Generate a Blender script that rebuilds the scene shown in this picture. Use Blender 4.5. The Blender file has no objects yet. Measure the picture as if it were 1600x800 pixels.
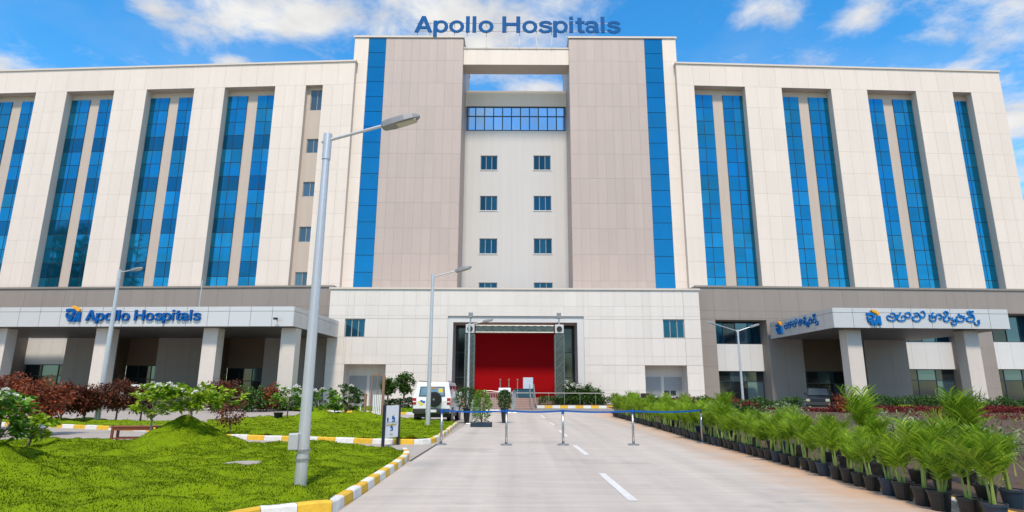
import bpy, bmesh, math, random
import numpy as np
from mathutils import Vector, Matrix
R = math.radians
random.seed(7); rng = np.random.default_rng(7)
sc = bpy.context.scene
COL = sc.collection

# ---------------------------------------------------------------- camera, sky, sun, exposure
F = 928.0; CX = 808.0; CY = 400.0; PITCH = R(12.75); ROLL = R(0.22); CAMZ = 1.5
cam = bpy.data.cameras.new('camera'); camo = bpy.data.objects.new('camera', cam); COL.objects.link(camo)
cam.sensor_width = 36.0; cam.lens = F/1600*36.0; cam.shift_x = -(CX-800)/1600
cam.clip_start = 0.1; cam.clip_end = 5000
MC = Matrix.Rotation(R(90)+PITCH, 3, 'X') @ Matrix.Rotation(ROLL, 3, 'Z')
camo.matrix_world = Matrix.Translation((0, 0, CAMZ)) @ MC.to_4x4()
sc.camera = camo
SUN_EL = 57; SUN_AZ = 0          # degrees; the sun stands behind the camera, a little to the left
sun = bpy.data.lights.new('sun', 'SUN'); suno = bpy.data.objects.new('sun', sun); COL.objects.link(suno)
sun.energy = 3.9; sun.angle = R(7); sun.color = (1, .885, .74)
suno.rotation_euler = (R(90-SUN_EL), 0, R(-SUN_AZ)); suno.location = (0, -20, 60)
sc.view_settings.view_transform = 'Standard'; sc.view_settings.look = 'None'
sc.view_settings.gamma = 1; sc.view_settings.exposure = 0.12

def ray(px, py):
    d = MC @ Vector(((px-CX)/F, -(py-CY)/F, -1.0))
    return d
def G(px, py, z=0.0):
    d = ray(px, py); t = (z-CAMZ)/d.z
    return Vector((d.x*t, d.y*t, z))
def AT(px, py, Y):
    d = ray(px, py); t = Y/d.y
    return Vector((d.x*t, Y, CAMZ+d.z*t))

def world():
    w = bpy.data.worlds.new('World'); sc.world = w; w.use_nodes = True
    nt = w.node_tree; N = nt.nodes; L = nt.links
    bg = N['Background']; bg.inputs['Strength'].default_value = 0.095
    sky = N.new('ShaderNodeTexSky'); sky.sky_type = 'NISHITA'; sky.sun_disc = False
    sky.sun_elevation = R(SUN_EL); sky.sun_rotation = R(180+SUN_AZ); sky.air_density = 1.0; sky.dust_density = .3; sky.ozone_density = 1.2
    tc = N.new('ShaderNodeTexCoord'); sep = N.new('ShaderNodeSeparateXYZ'); L.new(tc.outputs['Generated'], sep.inputs[0])
    zc = N.new('ShaderNodeMath'); zc.operation = 'MAXIMUM'; zc.inputs[1].default_value = .02; L.new(sep.outputs['Z'], zc.inputs[0])
    za = N.new('ShaderNodeMath'); za.operation = 'ADD'; za.inputs[1].default_value = .12; L.new(zc.outputs[0], za.inputs[0])
    def div(o):
        m = N.new('ShaderNodeMath'); m.operation = 'DIVIDE'; L.new(o, m.inputs[0]); L.new(za.outputs[0], m.inputs[1]); return m.outputs[0]
    cmb = N.new('ShaderNodeCombineXYZ'); L.new(div(sep.outputs['X']), cmb.inputs[0]); L.new(div(sep.outputs['Y']), cmb.inputs[1])
    P = cmb.outputs[0]
    def pdir(px, py):
        d = ray(px, py).normalized(); return d.x/(max(d.z, .02)+.12), d.y/(max(d.z, .02)+.12)
    nz = N.new('ShaderNodeTexNoise'); nz.inputs['Scale'].default_value = 5.2; nz.inputs['Detail'].default_value = 12; nz.inputs['Roughness'].default_value = .64
    nz.inputs['Distortion'].default_value = .25; L.new(P, nz.inputs['Vector'])
    # clouds in view, and negative entries that carve the blue back there: (centre, reach) in the cloud plane, on top of the noise
    acc = None
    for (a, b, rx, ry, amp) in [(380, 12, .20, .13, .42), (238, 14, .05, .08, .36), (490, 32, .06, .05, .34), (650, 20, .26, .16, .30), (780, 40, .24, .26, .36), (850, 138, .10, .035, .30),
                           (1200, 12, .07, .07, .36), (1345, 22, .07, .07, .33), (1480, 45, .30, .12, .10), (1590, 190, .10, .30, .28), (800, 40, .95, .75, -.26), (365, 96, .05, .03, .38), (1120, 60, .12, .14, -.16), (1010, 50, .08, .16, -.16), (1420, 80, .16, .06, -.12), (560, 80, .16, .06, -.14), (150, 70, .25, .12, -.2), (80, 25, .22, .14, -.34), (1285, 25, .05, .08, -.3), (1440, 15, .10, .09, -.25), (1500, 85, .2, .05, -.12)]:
        x, y = pdir(a, b)
        s = N.new('ShaderNodeVectorMath'); s.operation = 'SUBTRACT'; L.new(P, s.inputs[0]); s.inputs[1].default_value = (x, y, 0)
        m = N.new('ShaderNodeVectorMath'); m.operation = 'MULTIPLY'; L.new(s.outputs[0], m.inputs[0]); m.inputs[1].default_value = (1/rx, 1/ry, 0)
        ln = N.new('ShaderNodeVectorMath'); ln.operation = 'LENGTH'; L.new(m.outputs[0], ln.inputs[0])
        mr = N.new('ShaderNodeMapRange'); mr.interpolation_type = 'SMOOTHSTEP'; L.new(ln.outputs['Value'], mr.inputs[0])
        mr.inputs[1].default_value = 1.5; mr.inputs[2].default_value = 0.0; mr.inputs[3].default_value = 0; mr.inputs[4].default_value = amp
        if acc is None: acc = mr.outputs[0]
        else:
            ad = N.new('ShaderNodeMath'); ad.operation = 'ADD'; L.new(acc, ad.inputs[0]); L.new(mr.outputs[0], ad.inputs[1]); acc = ad.outputs[0]
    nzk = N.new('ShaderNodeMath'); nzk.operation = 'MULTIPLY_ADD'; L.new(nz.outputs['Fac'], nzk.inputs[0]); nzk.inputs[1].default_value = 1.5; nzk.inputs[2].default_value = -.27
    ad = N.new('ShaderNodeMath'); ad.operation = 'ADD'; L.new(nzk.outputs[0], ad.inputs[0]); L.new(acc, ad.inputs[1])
    cr = N.new('ShaderNodeMapRange'); cr.interpolation_type = 'SMOOTHSTEP'; L.new(ad.outputs[0], cr.inputs[0]); cr.inputs[1].default_value = .22; cr.inputs[2].default_value = .86  # low threshold: heavy unseen cloud outside the view, added for neutral fill light
    # fine veil
    nv = N.new('ShaderNodeTexNoise'); nv.inputs['Scale'].default_value = 1.6; nv.inputs['Detail'].default_value = 6; L.new(P, nv.inputs['Vector'])
    vr = N.new('ShaderNodeMapRange'); L.new(nv.outputs['Fac'], vr.inputs[0]); vr.inputs[1].default_value = .45; vr.inputs[2].default_value = .8; vr.inputs[3].default_value = 0; vr.inputs[4].default_value = .3
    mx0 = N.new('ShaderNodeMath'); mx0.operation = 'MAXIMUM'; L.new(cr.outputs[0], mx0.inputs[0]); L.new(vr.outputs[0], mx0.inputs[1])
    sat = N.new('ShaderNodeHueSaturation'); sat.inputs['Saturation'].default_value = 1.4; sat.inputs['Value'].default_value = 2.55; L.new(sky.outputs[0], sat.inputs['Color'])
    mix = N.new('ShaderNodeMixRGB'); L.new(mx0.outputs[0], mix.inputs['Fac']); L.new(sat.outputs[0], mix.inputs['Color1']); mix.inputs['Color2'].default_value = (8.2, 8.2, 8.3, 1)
    tint = N.new('ShaderNodeMixRGB'); tint.blend_type = 'MULTIPLY'; tint.inputs['Fac'].default_value = 1; tint.inputs['Color2'].default_value = (.88, 1.10, 1.04, 1)
    L.new(sat.outputs[0], tint.inputs['Color1']); L.new(tint.outputs[0], mix.inputs['Color1'])
    n5 = N.new('ShaderNodeTexNoise'); n5.inputs['Scale'].default_value = 7; n5.inputs['Detail'].default_value = 8; L.new(P, n5.inputs['Vector'])
    c5 = N.new('ShaderNodeValToRGB'); L.new(n5.outputs['Fac'], c5.inputs[0]); c5.color_ramp.elements[0].position = .3; c5.color_ramp.elements[1].position = .62
    c5.color_ramp.elements[0].color = (6.6, 6.7, 6.9, 1); c5.color_ramp.elements[1].color = (8.8, 8.7, 8.5, 1)
    L.new(c5.outputs[0], mix.inputs['Color2'])
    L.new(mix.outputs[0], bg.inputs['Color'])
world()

# ---------------------------------------------------------------- materials
MATS = {}
def mat(name, col, rough=.6, metal=0.0, var=.08, scale=2.0, rnd=0.0, bump=0.0, bscale=40.0, streak=0.0, island=0.0, col2=None, trans=0.0, spec=None, coat=0.0):
    if name in MATS: return MATS[name]
    m = bpy.data.materials.new(name); m.use_nodes = True; MATS[name] = m
    nt = m.node_tree; N = nt.nodes; L = nt.links; b = N['Principled BSDF']
    b.inputs['Roughness'].default_value = rough; b.inputs['Metallic'].default_value = metal
    if spec is not None: b.inputs['Specular IOR Level'].default_value = spec
    if coat: b.inputs['Coat Weight'].default_value = coat
    geo = N.new('ShaderNodeNewGeometry'); pos = geo.outputs['Position']
    nz = N.new('ShaderNodeTexNoise'); nz.inputs['Scale'].default_value = scale; nz.inputs['Detail'].default_value = 8; nz.inputs['Roughness'].default_value = .65; L.new(pos, nz.inputs['Vector'])
    def math_(op, a, c):
        n = N.new('ShaderNodeMath'); n.operation = op
        for i, v in enumerate((a, c)):
            if isinstance(v, (int, float)): n.inputs[i].default_value = v
            else: L.new(v, n.inputs[i])
        return n.outputs[0]
    v = math_('MULTIPLY_ADD', nz.outputs['Fac'], 2*var)
    v.node.inputs[2].default_value = 1-var
    if streak:
        mp = N.new('ShaderNodeMapping'); mp.inputs['Scale'].default_value = (2.2, 2.2, .07); L.new(pos, mp.inputs['Vector'])
        n2 = N.new('ShaderNodeTexNoise'); n2.inputs['Scale'].default_value = 1.0; n2.inputs['Detail'].default_value = 7; L.new(mp.outputs[0], n2.inputs['Vector'])
        s = math_('MULTIPLY_ADD', n2.outputs['Fac'], 2*streak); s.node.inputs[2].default_value = 1-streak
        v = math_('MULTIPLY', v, s)
    if rnd:
        oi = N.new('ShaderNodeObjectInfo'); s = math_('MULTIPLY_ADD', oi.outputs['Random'], 2*rnd); s.node.inputs[2].default_value = 1-rnd
        v = math_('MULTIPLY', v, s)
    if island and col2 is None:
        s = math_('MULTIPLY_ADD', geo.outputs['Random Per Island'], 2*island); s.node.inputs[2].default_value = 1-island
        v = math_('MULTIPLY', v, s)
    base = None
    if col2 is not None:
        mx = N.new('ShaderNodeMixRGB'); mx.inputs['Color1'].default_value = (*col, 1); mx.inputs['Color2'].default_value = (*col2, 1)
        L.new(geo.outputs['Random Per Island'] if island else nz.outputs['Fac'], mx.inputs['Fac']); base = mx.outputs[0]
    vm = N.new('ShaderNodeVectorMath'); vm.operation = 'SCALE'; L.new(v, vm.inputs['Scale'])
    if base is not None: L.new(base, vm.inputs[0])
    else: vm.inputs[0].default_value = col
    L.new(vm.outputs[0], b.inputs['Base Color'])
    if bump:
        nb = N.new('ShaderNodeTexNoise'); nb.inputs['Scale'].default_value = bscale; nb.inputs['Detail'].default_value = 6; L.new(pos, nb.inputs['Vector'])
        bp = N.new('ShaderNodeBump'); bp.inputs['Strength'].default_value = bump; bp.inputs['Distance'].default_value = .02; L.new(nb.outputs['Fac'], bp.inputs['Height']); L.new(bp.outputs[0], b.inputs['Normal'])
    if trans:
        tr = N.new('ShaderNodeBsdfTranslucent'); L.new(vm.outputs[0], tr.inputs['Color'])
        mxs = N.new('ShaderNodeMixShader'); mxs.inputs[0].default_value = trans
        L.new(b.outputs[0], mxs.inputs[1]); L.new(tr.outputs[0], mxs.inputs[2]); L.new(mxs.outputs[0], N['Material Output'].inputs['Surface'])
    return m
CREAM = mat('cream_cladding', (.675, .58, .51), .55, rnd=.025, var=.04, scale=.35, streak=.06)
CREAMB = mat('cream_joint', (.57, .49, .43), .8)
TAUPE = mat('taupe_cladding', (.43, .345, .31), .5, rnd=.03, var=.04, scale=.4, streak=.06)
TAUPEB = mat('taupe_joint', (.37, .297, .267), .8)
WHITEC = mat('white_cladding', (.66, .60, .55), .5, rnd=.03, var=.045, scale=.3, streak=.07)
WHITEB = mat('white_joint', (.56, .51, .465), .8)
GREYT = mat('grey_taupe_cladding', (.265, .222, .195), .5, rnd=.03, var=.05, scale=.4, streak=.09)
GREYB = mat('grey_taupe_joint', (.24, .21, .185), .8)
TAN = mat('tan_render', (.47, .385, .325), .7, var=.05, scale=.5, streak=.06)
BROWNSH = mat('brown_shade_render', (.19, .13, .085), .7, var=.06, scale=.5, streak=.06)  # porch walls: brown darkened so the colour carries the shade under the porticos
GREYW = mat('light_grey_render', (.53, .505, .495), .7, var=.04, scale=.25, streak=.08)
SPAND = mat('white_spandrel', (.6, .585, .57), .5, rnd=.02, var=.04, scale=.5, streak=.05)
COPING = mat('coping_stone', (.58, .51, .45), .6, var=.08, scale=.6)
MULL = mat('dark_mullion', (.015, .03, .05), .4, var=.02)
MULLG = mat('grey_frame', (.3, .29, .28), .4, var=.04)
GLASS = mat('blue_glass', (.012, .20, .36), .05, metal=.8, rnd=.10, var=.05, scale=.6, bump=.05, bscale=1.3, streak=.14)
GLASSL = mat('pale_blue_glass', (.02, .235, .40), .05, metal=.8, rnd=.10, var=.06, scale=.5, bump=.05, bscale=1.3, streak=.14)
GLASSD = mat('spandrel_glass', (.008, .115, .22), .06, metal=.8, rnd=.10, var=.04, bump=.05, bscale=1.3, streak=.14)
GLASST = mat('tower_glass', (.004, .17, .36), .1, metal=.6, rnd=.05, var=.14, scale=.9)
GLASSG = mat('grey_window_glass', (.09, .14, .17), .08, metal=.6, rnd=.15)
GLASSW = mat('teal_window_glass', (.012, .075, .12), .06, metal=.7, rnd=.2)
GLASSB = mat('band_window_glass', (.30, .46, .62), .04, metal=.9, rnd=.1, bump=.05, bscale=1.2)
GLASSK = mat('dark_glass', (.012, .016, .018), .06, metal=.0, rnd=.2, spec=.6)
ACP = mat('aluminium_panel', (.60, .58, .57), .42, metal=.3, rnd=.02, var=.02)
ACPB = mat('aluminium_joint', (.25, .25, .26), .7)
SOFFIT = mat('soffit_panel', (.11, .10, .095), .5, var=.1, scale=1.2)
COLUMN = mat('column_cladding', (.60, .53, .475), .55, rnd=.03, streak=.06)
BLUE = mat('sign_blue', (.002, .085, .30), .6, var=.03, spec=.12)
BLUEL = mat('sign_bright_blue', (.004, .14, .42), .6, var=.03, spec=.12)
ORANGE = mat('sign_orange', (.75, .34, .02), .4, var=.03)
GALV = mat('galvanised_steel', (.56, .57, .59), .42, metal=.55, var=.10, scale=3, streak=.08)
STEEL = mat('stainless_steel', (.42, .42, .41), .3, metal=.9, var=.05)
LAMPG = mat('lamp_grey', (.25, .25, .25), .45, metal=.3, var=.08, scale=12)
LAMPL = mat('lamp_lens', (.45, .43, .30), .15, var=.15, scale=20)
YEL = mat('kerb_yellow', (.66, .40, .03), .7, var=.34, scale=7, rnd=.06, bump=.3)
WHT = mat('kerb_white', (.66, .65, .63), .7, var=.30, scale=7, rnd=.05, bump=.3)
BLACKP = mat('black_plastic', (.012, .013, .015), .45, var=.2, scale=10)
NAVY = mat('navy_plastic', (.012, .03, .055), .45, var=.2, scale=10)
BELT = mat('belt_blue', (.008, .09, .34), .7, var=.05, spec=.15)
RED = mat('red_panel', (.30, .002, .004), .7, var=.05, scale=.6, spec=.08)
GRAN = mat('red_granite', (.30, .19, .155), .45, var=.2, scale=9)
WOOD = mat('red_brown_wood', (.20, .055, .022), .5, var=.25, scale=9)
TIMB = mat('weathered_timber', (.24, .14, .09), .8, var=.3, scale=8)
BARK = mat('bark', (.16, .12, .085), .9, var=.3, scale=14)
PBARK = mat('pale_bark', (.27, .24, .19), .9, var=.25, scale=14)
CARW = mat('white_car_paint', (.74, .74, .75), .25, coat=.6, var=.02)
CARK = mat('black_car_paint', (.010, .010, .011), .22, coat=.6, var=.05)
TYRE = mat('tyre_rubber', (.013, .013, .014), .85, var=.2, scale=20)
REDL = mat('tail_lamp_red', (.42, .015, .015), .2, var=.05)
SIGNW = mat('sign_white', (.74, .75, .77), .5, var=.03)
CLOTH = mat('teal_cloth', (.015, .07, .10), .8, var=.1)
SOIL = mat('soil', (.075, .043, .028), .95, var=.4, scale=2.5, bump=.6, bscale=25)
PAINT = mat('road_paint', (.60, .59, .57), .75, var=.3, scale=7)
LGREEN = dict(trans=.35, island=.3, rough=.45)
LEAF = mat('plumeria_leaf', (.075, .20, .018), col2=(.20, .36, .035), trans=.3, island=1, rough=.4, var=.1, spec=.22)
LEAFY = mat('bright_leaf', (.13, .27, .012), col2=(.36, .47, .025), trans=.35, island=1, rough=.4, var=.1, spec=.22)
LEAFD = mat('dark_leaf', (.025, .075, .014), col2=(.085, .17, .03), trans=.25, island=1, rough=.4, var=.1, spec=.22)
LEAFR = mat('red_leaf', (.06, .020, .012), col2=(.40, .10, .035), trans=.25, island=1, rough=.45, var=.15, spec=.22)
LEAFRD = mat('dark_red_leaf', (.05, .022, .014), col2=(.21, .062, .032), trans=.25, island=1, rough=.45, var=.15, spec=.22)
LEAFC = mat('crimson_leaf', (.08, .010, .012), col2=(.24, .03, .03), trans=.25, island=1, rough=.45, var=.15, spec=.22)
LEAFV = mat('variegated_leaf', (.10, .17, .05), col2=(.36, .42, .24), trans=.3, island=1, rough=.5, var=.1, spec=.22)
FROND = mat('palm_leaflet', (.085, .20, .008), col2=(.33, .47, .03), trans=.4, island=1, rough=.4, var=.15, rnd=.25, spec=.22)
STEMG = mat('palm_stem', (.22, .30, .06), .5, var=.15, scale=8)
PETAL = mat('white_petal', (.82, .80, .76), .6, trans=.3, var=.03)
GRASSB = mat('grass_blade', (.125, .23, .007), col2=(.265, .37, .015), trans=.2, island=1, rough=.8, var=.22, scale=1.6, spec=.08)
TURF = mat('turf', (.155, .235, .004),   .95, var=.28, scale=2.2, bump=1.0, bscale=45, spec=.1)

def road_mat(name, col, stain=False):
    m = mat(name, col, .75, var=.07, scale=.8)
    nt = m.node_tree; N = nt.nodes; L = nt.links; b = N['Principled BSDF']
    geo = N.new('ShaderNodeNewGeometry')
    mp = N.new('ShaderNodeMapping'); mp.inputs['Scale'].default_value = (.35, 5.0, 1); L.new(geo.outputs['Position'], mp.inputs['Vector'])
    n = N.new('ShaderNodeTexNoise'); n.inputs['Scale'].default_value = 1; n.inputs['Detail'].default_value = 8; n.inputs['Roughness'].default_value = .7; L.new(mp.outputs[0], n.inputs['Vector'])
    mr = N.new('ShaderNodeMapRange'); L.new(n.outputs['Fac'], mr.inputs[0]); mr.inputs[1].default_value = .25; mr.inputs[2].default_value = .75; mr.inputs[3].default_value = .86; mr.inputs[4].default_value = 1.13
    src = b.inputs['Base Color'].links[0].from_socket
    s = N.new('ShaderNodeVectorMath'); s.operation = 'SCALE'; L.new(src, s.inputs[0]); L.new(mr.outputs[0], s.inputs['Scale']); out = s.outputs[0]
    mpt = N.new('ShaderNodeMapping'); mpt.inputs['Scale'].default_value = (1.6, .05, 1); L.new(geo.outputs['Position'], mpt.inputs['Vector'])
    nt_ = N.new('ShaderNodeTexNoise'); nt_.inputs['Scale'].default_value = 1; nt_.inputs['Detail'].default_value = 5; L.new(mpt.outputs[0], nt_.inputs['Vector'])
    mt_ = N.new('ShaderNodeMapRange'); L.new(nt_.outputs['Fac'], mt_.inputs[0]); mt_.inputs[1].default_value = .3; mt_.inputs[2].default_value = .7; mt_.inputs[3].default_value = .86; mt_.inputs[4].default_value = 1.08
    st_ = N.new('ShaderNodeVectorMath'); st_.operation = 'SCALE'; L.new(out, st_.inputs[0]); L.new(mt_.outputs[0], st_.inputs['Scale']); out = st_.outputs[0]
    # oil and water stains with a shape of their own
    n3 = N.new('ShaderNodeTexNoise'); n3.inputs['Scale'].default_value = .42; n3.inputs['Detail'].default_value = 9; n3.inputs['Roughness'].default_value = .7; L.new(geo.outputs['Position'], n3.inputs['Vector'])
    m3 = N.new('ShaderNodeMapRange'); L.new(n3.outputs['Fac'], m3.inputs[0]); m3.inputs[1].default_value = .54; m3.inputs[2].default_value = .74; m3.inputs[3].default_value = 1; m3.inputs[4].default_value = .68
    s3 = N.new('ShaderNodeVectorMath'); s3.operation = 'SCALE'; L.new(out, s3.inputs[0]); L.new(m3.outputs[0], s3.inputs['Scale']); out = s3.outputs[0]
    if stain:   # orange soil washed from the flower bed on to the road beside the pots
        A, B = G(1467, 795), G(1037, 671); t = (B-A).normalized(); nrm = (-t.y, t.x)
        dt = N.new('ShaderNodeVectorMath'); dt.operation = 'DOT_PRODUCT'; L.new(geo.outputs['Position'], dt.inputs[0]); dt.inputs[1].default_value = (nrm[0], nrm[1], 0)
        off = A.x*nrm[0]+A.y*nrm[1]; sgn = 1 if (0*nrm[0]+20*nrm[1]-off) > 0 else -1
        n4 = N.new('ShaderNodeTexNoise'); n4.inputs['Scale'].default_value = 1.3; n4.inputs['Detail'].default_value = 8; L.new(geo.outputs['Position'], n4.inputs['Vector'])
        d2 = N.new('ShaderNodeMath'); d2.operation = 'MULTIPLY_ADD'; L.new(dt.outputs['Value'], d2.inputs[0]); d2.inputs[1].default_value = sgn; d2.inputs[2].default_value = -sgn*off
        d3 = N.new('ShaderNodeMath'); d3.operation = 'MULTIPLY_ADD'; L.new(n4.outputs['Fac'], d3.inputs[0]); d3.inputs[1].default_value = -1.9; L.new(d2.outputs[0], d3.inputs[2])
        m4 = N.new('ShaderNodeMapRange'); L.new(d3.outputs[0], m4.inputs[0]); m4.inputs[1].default_value = -1.0; m4.inputs[2].default_value = .55; m4.inputs[3].default_value = .8; m4.inputs[4].default_value = 0
        mx = N.new('ShaderNodeMixRGB'); L.new(m4.outputs[0], mx.inputs['Fac']); L.new(out, mx.inputs['Color1']); mx.inputs['Color2'].default_value = (.50, .28, .145, 1); out = mx.outputs[0]
    L.new(out, b.inputs['Base Color'])
    return m
ROAD = road_mat('road_concrete', (.46, .41, .365), True)
PAVE = road_mat('pavement_concrete', (.36, .32, .285))

# ---------------------------------------------------------------- helpers
def tag(o, label=None, cat=None, group=None, kind=None):
    if label: o['label'] = label
    if cat: o['category'] = cat
    if group: o['group'] = group
    if kind: o['kind'] = kind
    return o
def empty(name, loc=(0, 0, 0), rz=0.0):
    o = bpy.data.objects.new(name, None); COL.objects.link(o); o.location = loc; o.rotation_euler = (0, 0, rz); o.empty_display_size = .3
    return o
def meshobj(name, me, parent=None):
    o = bpy.data.objects.new(name, me); COL.objects.link(o)
    if parent is not None: o.parent = parent
    return o
class MB:
    def __init__(s): s.v = []; s.f = []
    def add(s, vs, fs):
        n = len(s.v); s.v += [tuple(p) for p in vs]; s.f += [tuple(i+n for i in q) for q in fs]; return s
    def hexa(s, p):   # 8 points: bottom 4 ccw, top 4 ccw
        return s.add(p, [(3, 2, 1, 0), (4, 5, 6, 7), (0, 1, 5, 4), (1, 2, 6, 5), (2, 3, 7, 6), (3, 0, 4, 7)])
    def box(s, x0, x1, y0, y1, z0, z1):
        return s.hexa([(x0, y0, z0), (x1, y0, z0), (x1, y1, z0), (x0, y1, z0), (x0, y0, z1), (x1, y0, z1), (x1, y1, z1), (x0, y1, z1)])
    def tube(s, pts, rad, n=8, cap=True):
        pts = [Vector(p) for p in pts]; k = len(pts)
        if isinstance(rad, (int, float)): rad = [rad]*k
        base = len(s.v)
        for i, p in enumerate(pts):
            t = (pts[min(i+1, k-1)]-pts[max(i-1, 0)]).normalized()
            a = t.cross(Vector((0, 0, 1)));
            if a.length < .1: a = t.cross(Vector((1, 0, 0)))
            a.normalize(); b = a.cross(t)
            for j in range(n):
                an = 2*math.pi*j/n; s.v.append(tuple(p+(a*math.cos(an)+b*math.sin(an))*rad[i]))
        for i in range(k-1):
            for j in range(n):
                s.f.append((base+i*n+j, base+(i+1)*n+j, base+(i+1)*n+(j+1) % n, base+i*n+(j+1) % n))
        if cap:
            s.f.append(tuple(base+j for j in range(n))); s.f.append(tuple(base+(k-1)*n+j for j in reversed(range(n))))
        return s
    def lathe(s, prof, n=16, c=(0, 0, 0)):
        base = len(s.v)
        for (r, z) in prof:
            for j in range(n):
                an = 2*math.pi*j/n; s.v.append((c[0]+r*math.cos(an), c[1]+r*math.sin(an), c[2]+z))
        for i in range(len(prof)-1):
            for j in range(n): s.f.append((base+i*n+j, base+i*n+(j+1) % n, base+(i+1)*n+(j+1) % n, base+(i+1)*n+j))
        s.f.append(tuple(base+j for j in reversed(range(n)))); s.f.append(tuple(base+(len(prof)-1)*n+j for j in range(n)))
        return s
    def mesh(s, name, m):
        me = bpy.data.meshes.new(name); me.from_pydata(s.v, [], s.f); me.update()
        if m: me.materials.append(m)
        return me
    def build(s, name, m, parent=None, off=None, smooth=False, bevel=0):
        if off is not None: s.v = [(p[0]-off[0], p[1]-off[1], p[2]-off[2]) for p in s.v]
        me = s.mesh(name, m)
        bm = bmesh.new(); bm.from_mesh(me); bmesh.ops.recalc_face_normals(bm, faces=bm.faces); bm.to_mesh(me); bm.free()
        if smooth:
            for p in me.polygons: p.use_smooth = True
        o = meshobj(name, me, parent)
        if bevel:
            b = o.modifiers.new('bevel', 'BEVEL'); b.width = bevel; b.segments = 2; b.limit_method = 'ANGLE'; b.angle_limit = R(35)
        return o
def npmesh(name, verts, tris, m):
    me = bpy.data.meshes.new(name); n = len(verts); t = len(tris); k = tris.shape[1]
    me.vertices.add(n); me.vertices.foreach_set('co', np.asarray(verts, np.float32).ravel())
    me.loops.add(t*k); me.loops.foreach_set('vertex_index', np.asarray(tris, np.int32).ravel())
    me.polygons.add(t); me.polygons.foreach_set('loop_start', np.arange(0, t*k, k, dtype=np.int32)); me.polygons.foreach_set('loop_total', np.full(t, k, np.int32))
    me.update(calc_edges=True); me.materials.append(m)
    return me
_unit = {}
def unit(m):     # shared 1x1x1 box, centred in x and z, its back on y = 0 and its front on y = -1
    if m.name not in _unit: _unit[m.name] = MB().box(-.5, .5, -1, 0, -.5, .5).mesh('panel_'+m.name, m)
    return _unit[m.name]
class Fr:        # a vertical wall plane: u along the wall, d out of the wall towards the camera, z up
    def __init__(s, ox, oy, a):
        s.o = Vector((ox, oy, 0)); s.a = a; s.U = Vector((math.cos(a), math.sin(a), 0)); s.N = Vector((math.sin(a), -math.cos(a), 0))
    def p(s, u, d, z): return s.o+s.U*u+s.N*d+Vector((0, 0, z))
    def uz(s, px, py, d=0.0):
        r = ray(px, py); c = Vector((0, 0, CAMZ)); q = s.o+s.N*d
        t = (q-c).dot(s.N)/r.dot(s.N); h = c+r*t
        return (h-s.o).dot(s.U), h.z
    def u(s, px, py, d=0.0): return s.uz(px, py, d)[0]
    def z(s, px, py, d=0.0): return s.uz(px, py, d)[1]
    def box(s, mb, u0, u1, d0, d1, z0, z1):
        return mb.hexa([s.p(u0, d1, z0), s.p(u1, d1, z0), s.p(u1, d0, z0), s.p(u0, d0, z0), s.p(u0, d1, z1), s.p(u1, d1, z1), s.p(u1, d0, z1), s.p(u0, d0, z1)])
def piece(name, fr, u0, u1, z0, z1, d, th, m, parent, gap=.013, tilt=0.0):
    o = meshobj(name, unit(m), parent)
    c = fr.p((u0+u1)/2, d, (z0+z1)/2)-parent_world(parent)
    o.location = c; o.rotation_euler = (random.uniform(-tilt, tilt), 0, fr.a+random.uniform(-tilt, tilt)); o.scale = (abs(u1-u0)-gap, th, z1-z0-gap)
    return o
def parent_world(o):
    v = Vector((0, 0, 0))
    while o is not None: v += o.location; o = o.parent
    return v
def grid(lo, hi, n, extra=()):
    L = [lo+(hi-lo)*i/n for i in range(n+1)]; c = (hi-lo)/n
    ex = [e for e in extra if lo+.02 < e < hi-.02]
    L = [g for g in L if g in (L[0], L[-1]) or all(abs(g-e) > .38*c for e in ex)]
    return sorted(set(L+ex))
def cells(us, zs, holes):
    for i in range(len(us)-1):
        for j in range(len(zs)-1):
            cu, cz = (us[i]+us[i+1])/2, (zs[j]+zs[j+1])/2
            if any(h[0]-1e-4 < cu < h[1]+1e-4 and h[2]-1e-4 < cz < h[3]+1e-4 for h in holes): continue
            yield us[i], us[i+1], zs[j], zs[j+1]
def clad(name, pname, fr, u0, u1, z0, z1, nu, nz, holes, m, mb_, parent, thick=.4, d=0.0, pt=.035):
    """a backing wall with real openings, and one panel per cell standing proud of it"""
    eu = [e for h in holes for e in h[:2]]; ez = [e for h in holes for e in h[2:]]
    b = MB(); us = sorted(set([u0, u1]+[min(max(e, u0), u1) for e in eu])); zs = sorted(set([z0, z1]+[min(max(e, z0), z1) for e in ez]))
    for c in cells(us, zs, holes): fr.box(b, c[0], c[1], d-thick, d, c[2], c[3])
    w = b.build(name, mb_, parent, off=parent_world(parent))
    for c in cells(grid(u0, u1, nu, eu), grid(z0, z1, nz, ez), holes):
        piece(pname, fr, *c, d, pt, m, w)
    return w
def window(fr, u0, u1, z0, z1, d, parent, n=3, rows=1, glass=None, frame=None, fw=.07, name='window', split=None):
    glass = glass or GLASSW; frame = frame or MULLG
    b = MB()
    fr.box(b, u0, u1, d-.06, d+.05, z0, z0+fw); fr.box(b, u0, u1, d-.06, d+.05, z1-fw, z1)
    xs = [u0+(u1-u0)*i/n for i in range(n+1)]; zs = split or [z0+(z1-z0)*i/rows for i in range(rows+1)]
    for i, x in enumerate(xs):
        a = x if i == 0 else x-fw/2 if i < n else x-fw
        fr.box(b, a, a+fw, d-.06, d+.048, z0+fw, z1-fw)
    for z in zs[1:-1]: fr.box(b, u0+fw, u1-fw, d-.05, d+.044, z-fw/2, z+fw/2)
    w = b.build(name, frame, parent, off=parent_world(parent))
    for i in range(n):
        for j in range(len(zs)-1):
            g = glass[(i+j) % len(glass)] if isinstance(glass, (list, tuple)) else glass
            piece('pane', fr, xs[i], xs[i+1], zs[j], zs[j+1], d-.03, .03, g, w, gap=.01, tilt=R(.35))
    return w
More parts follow.
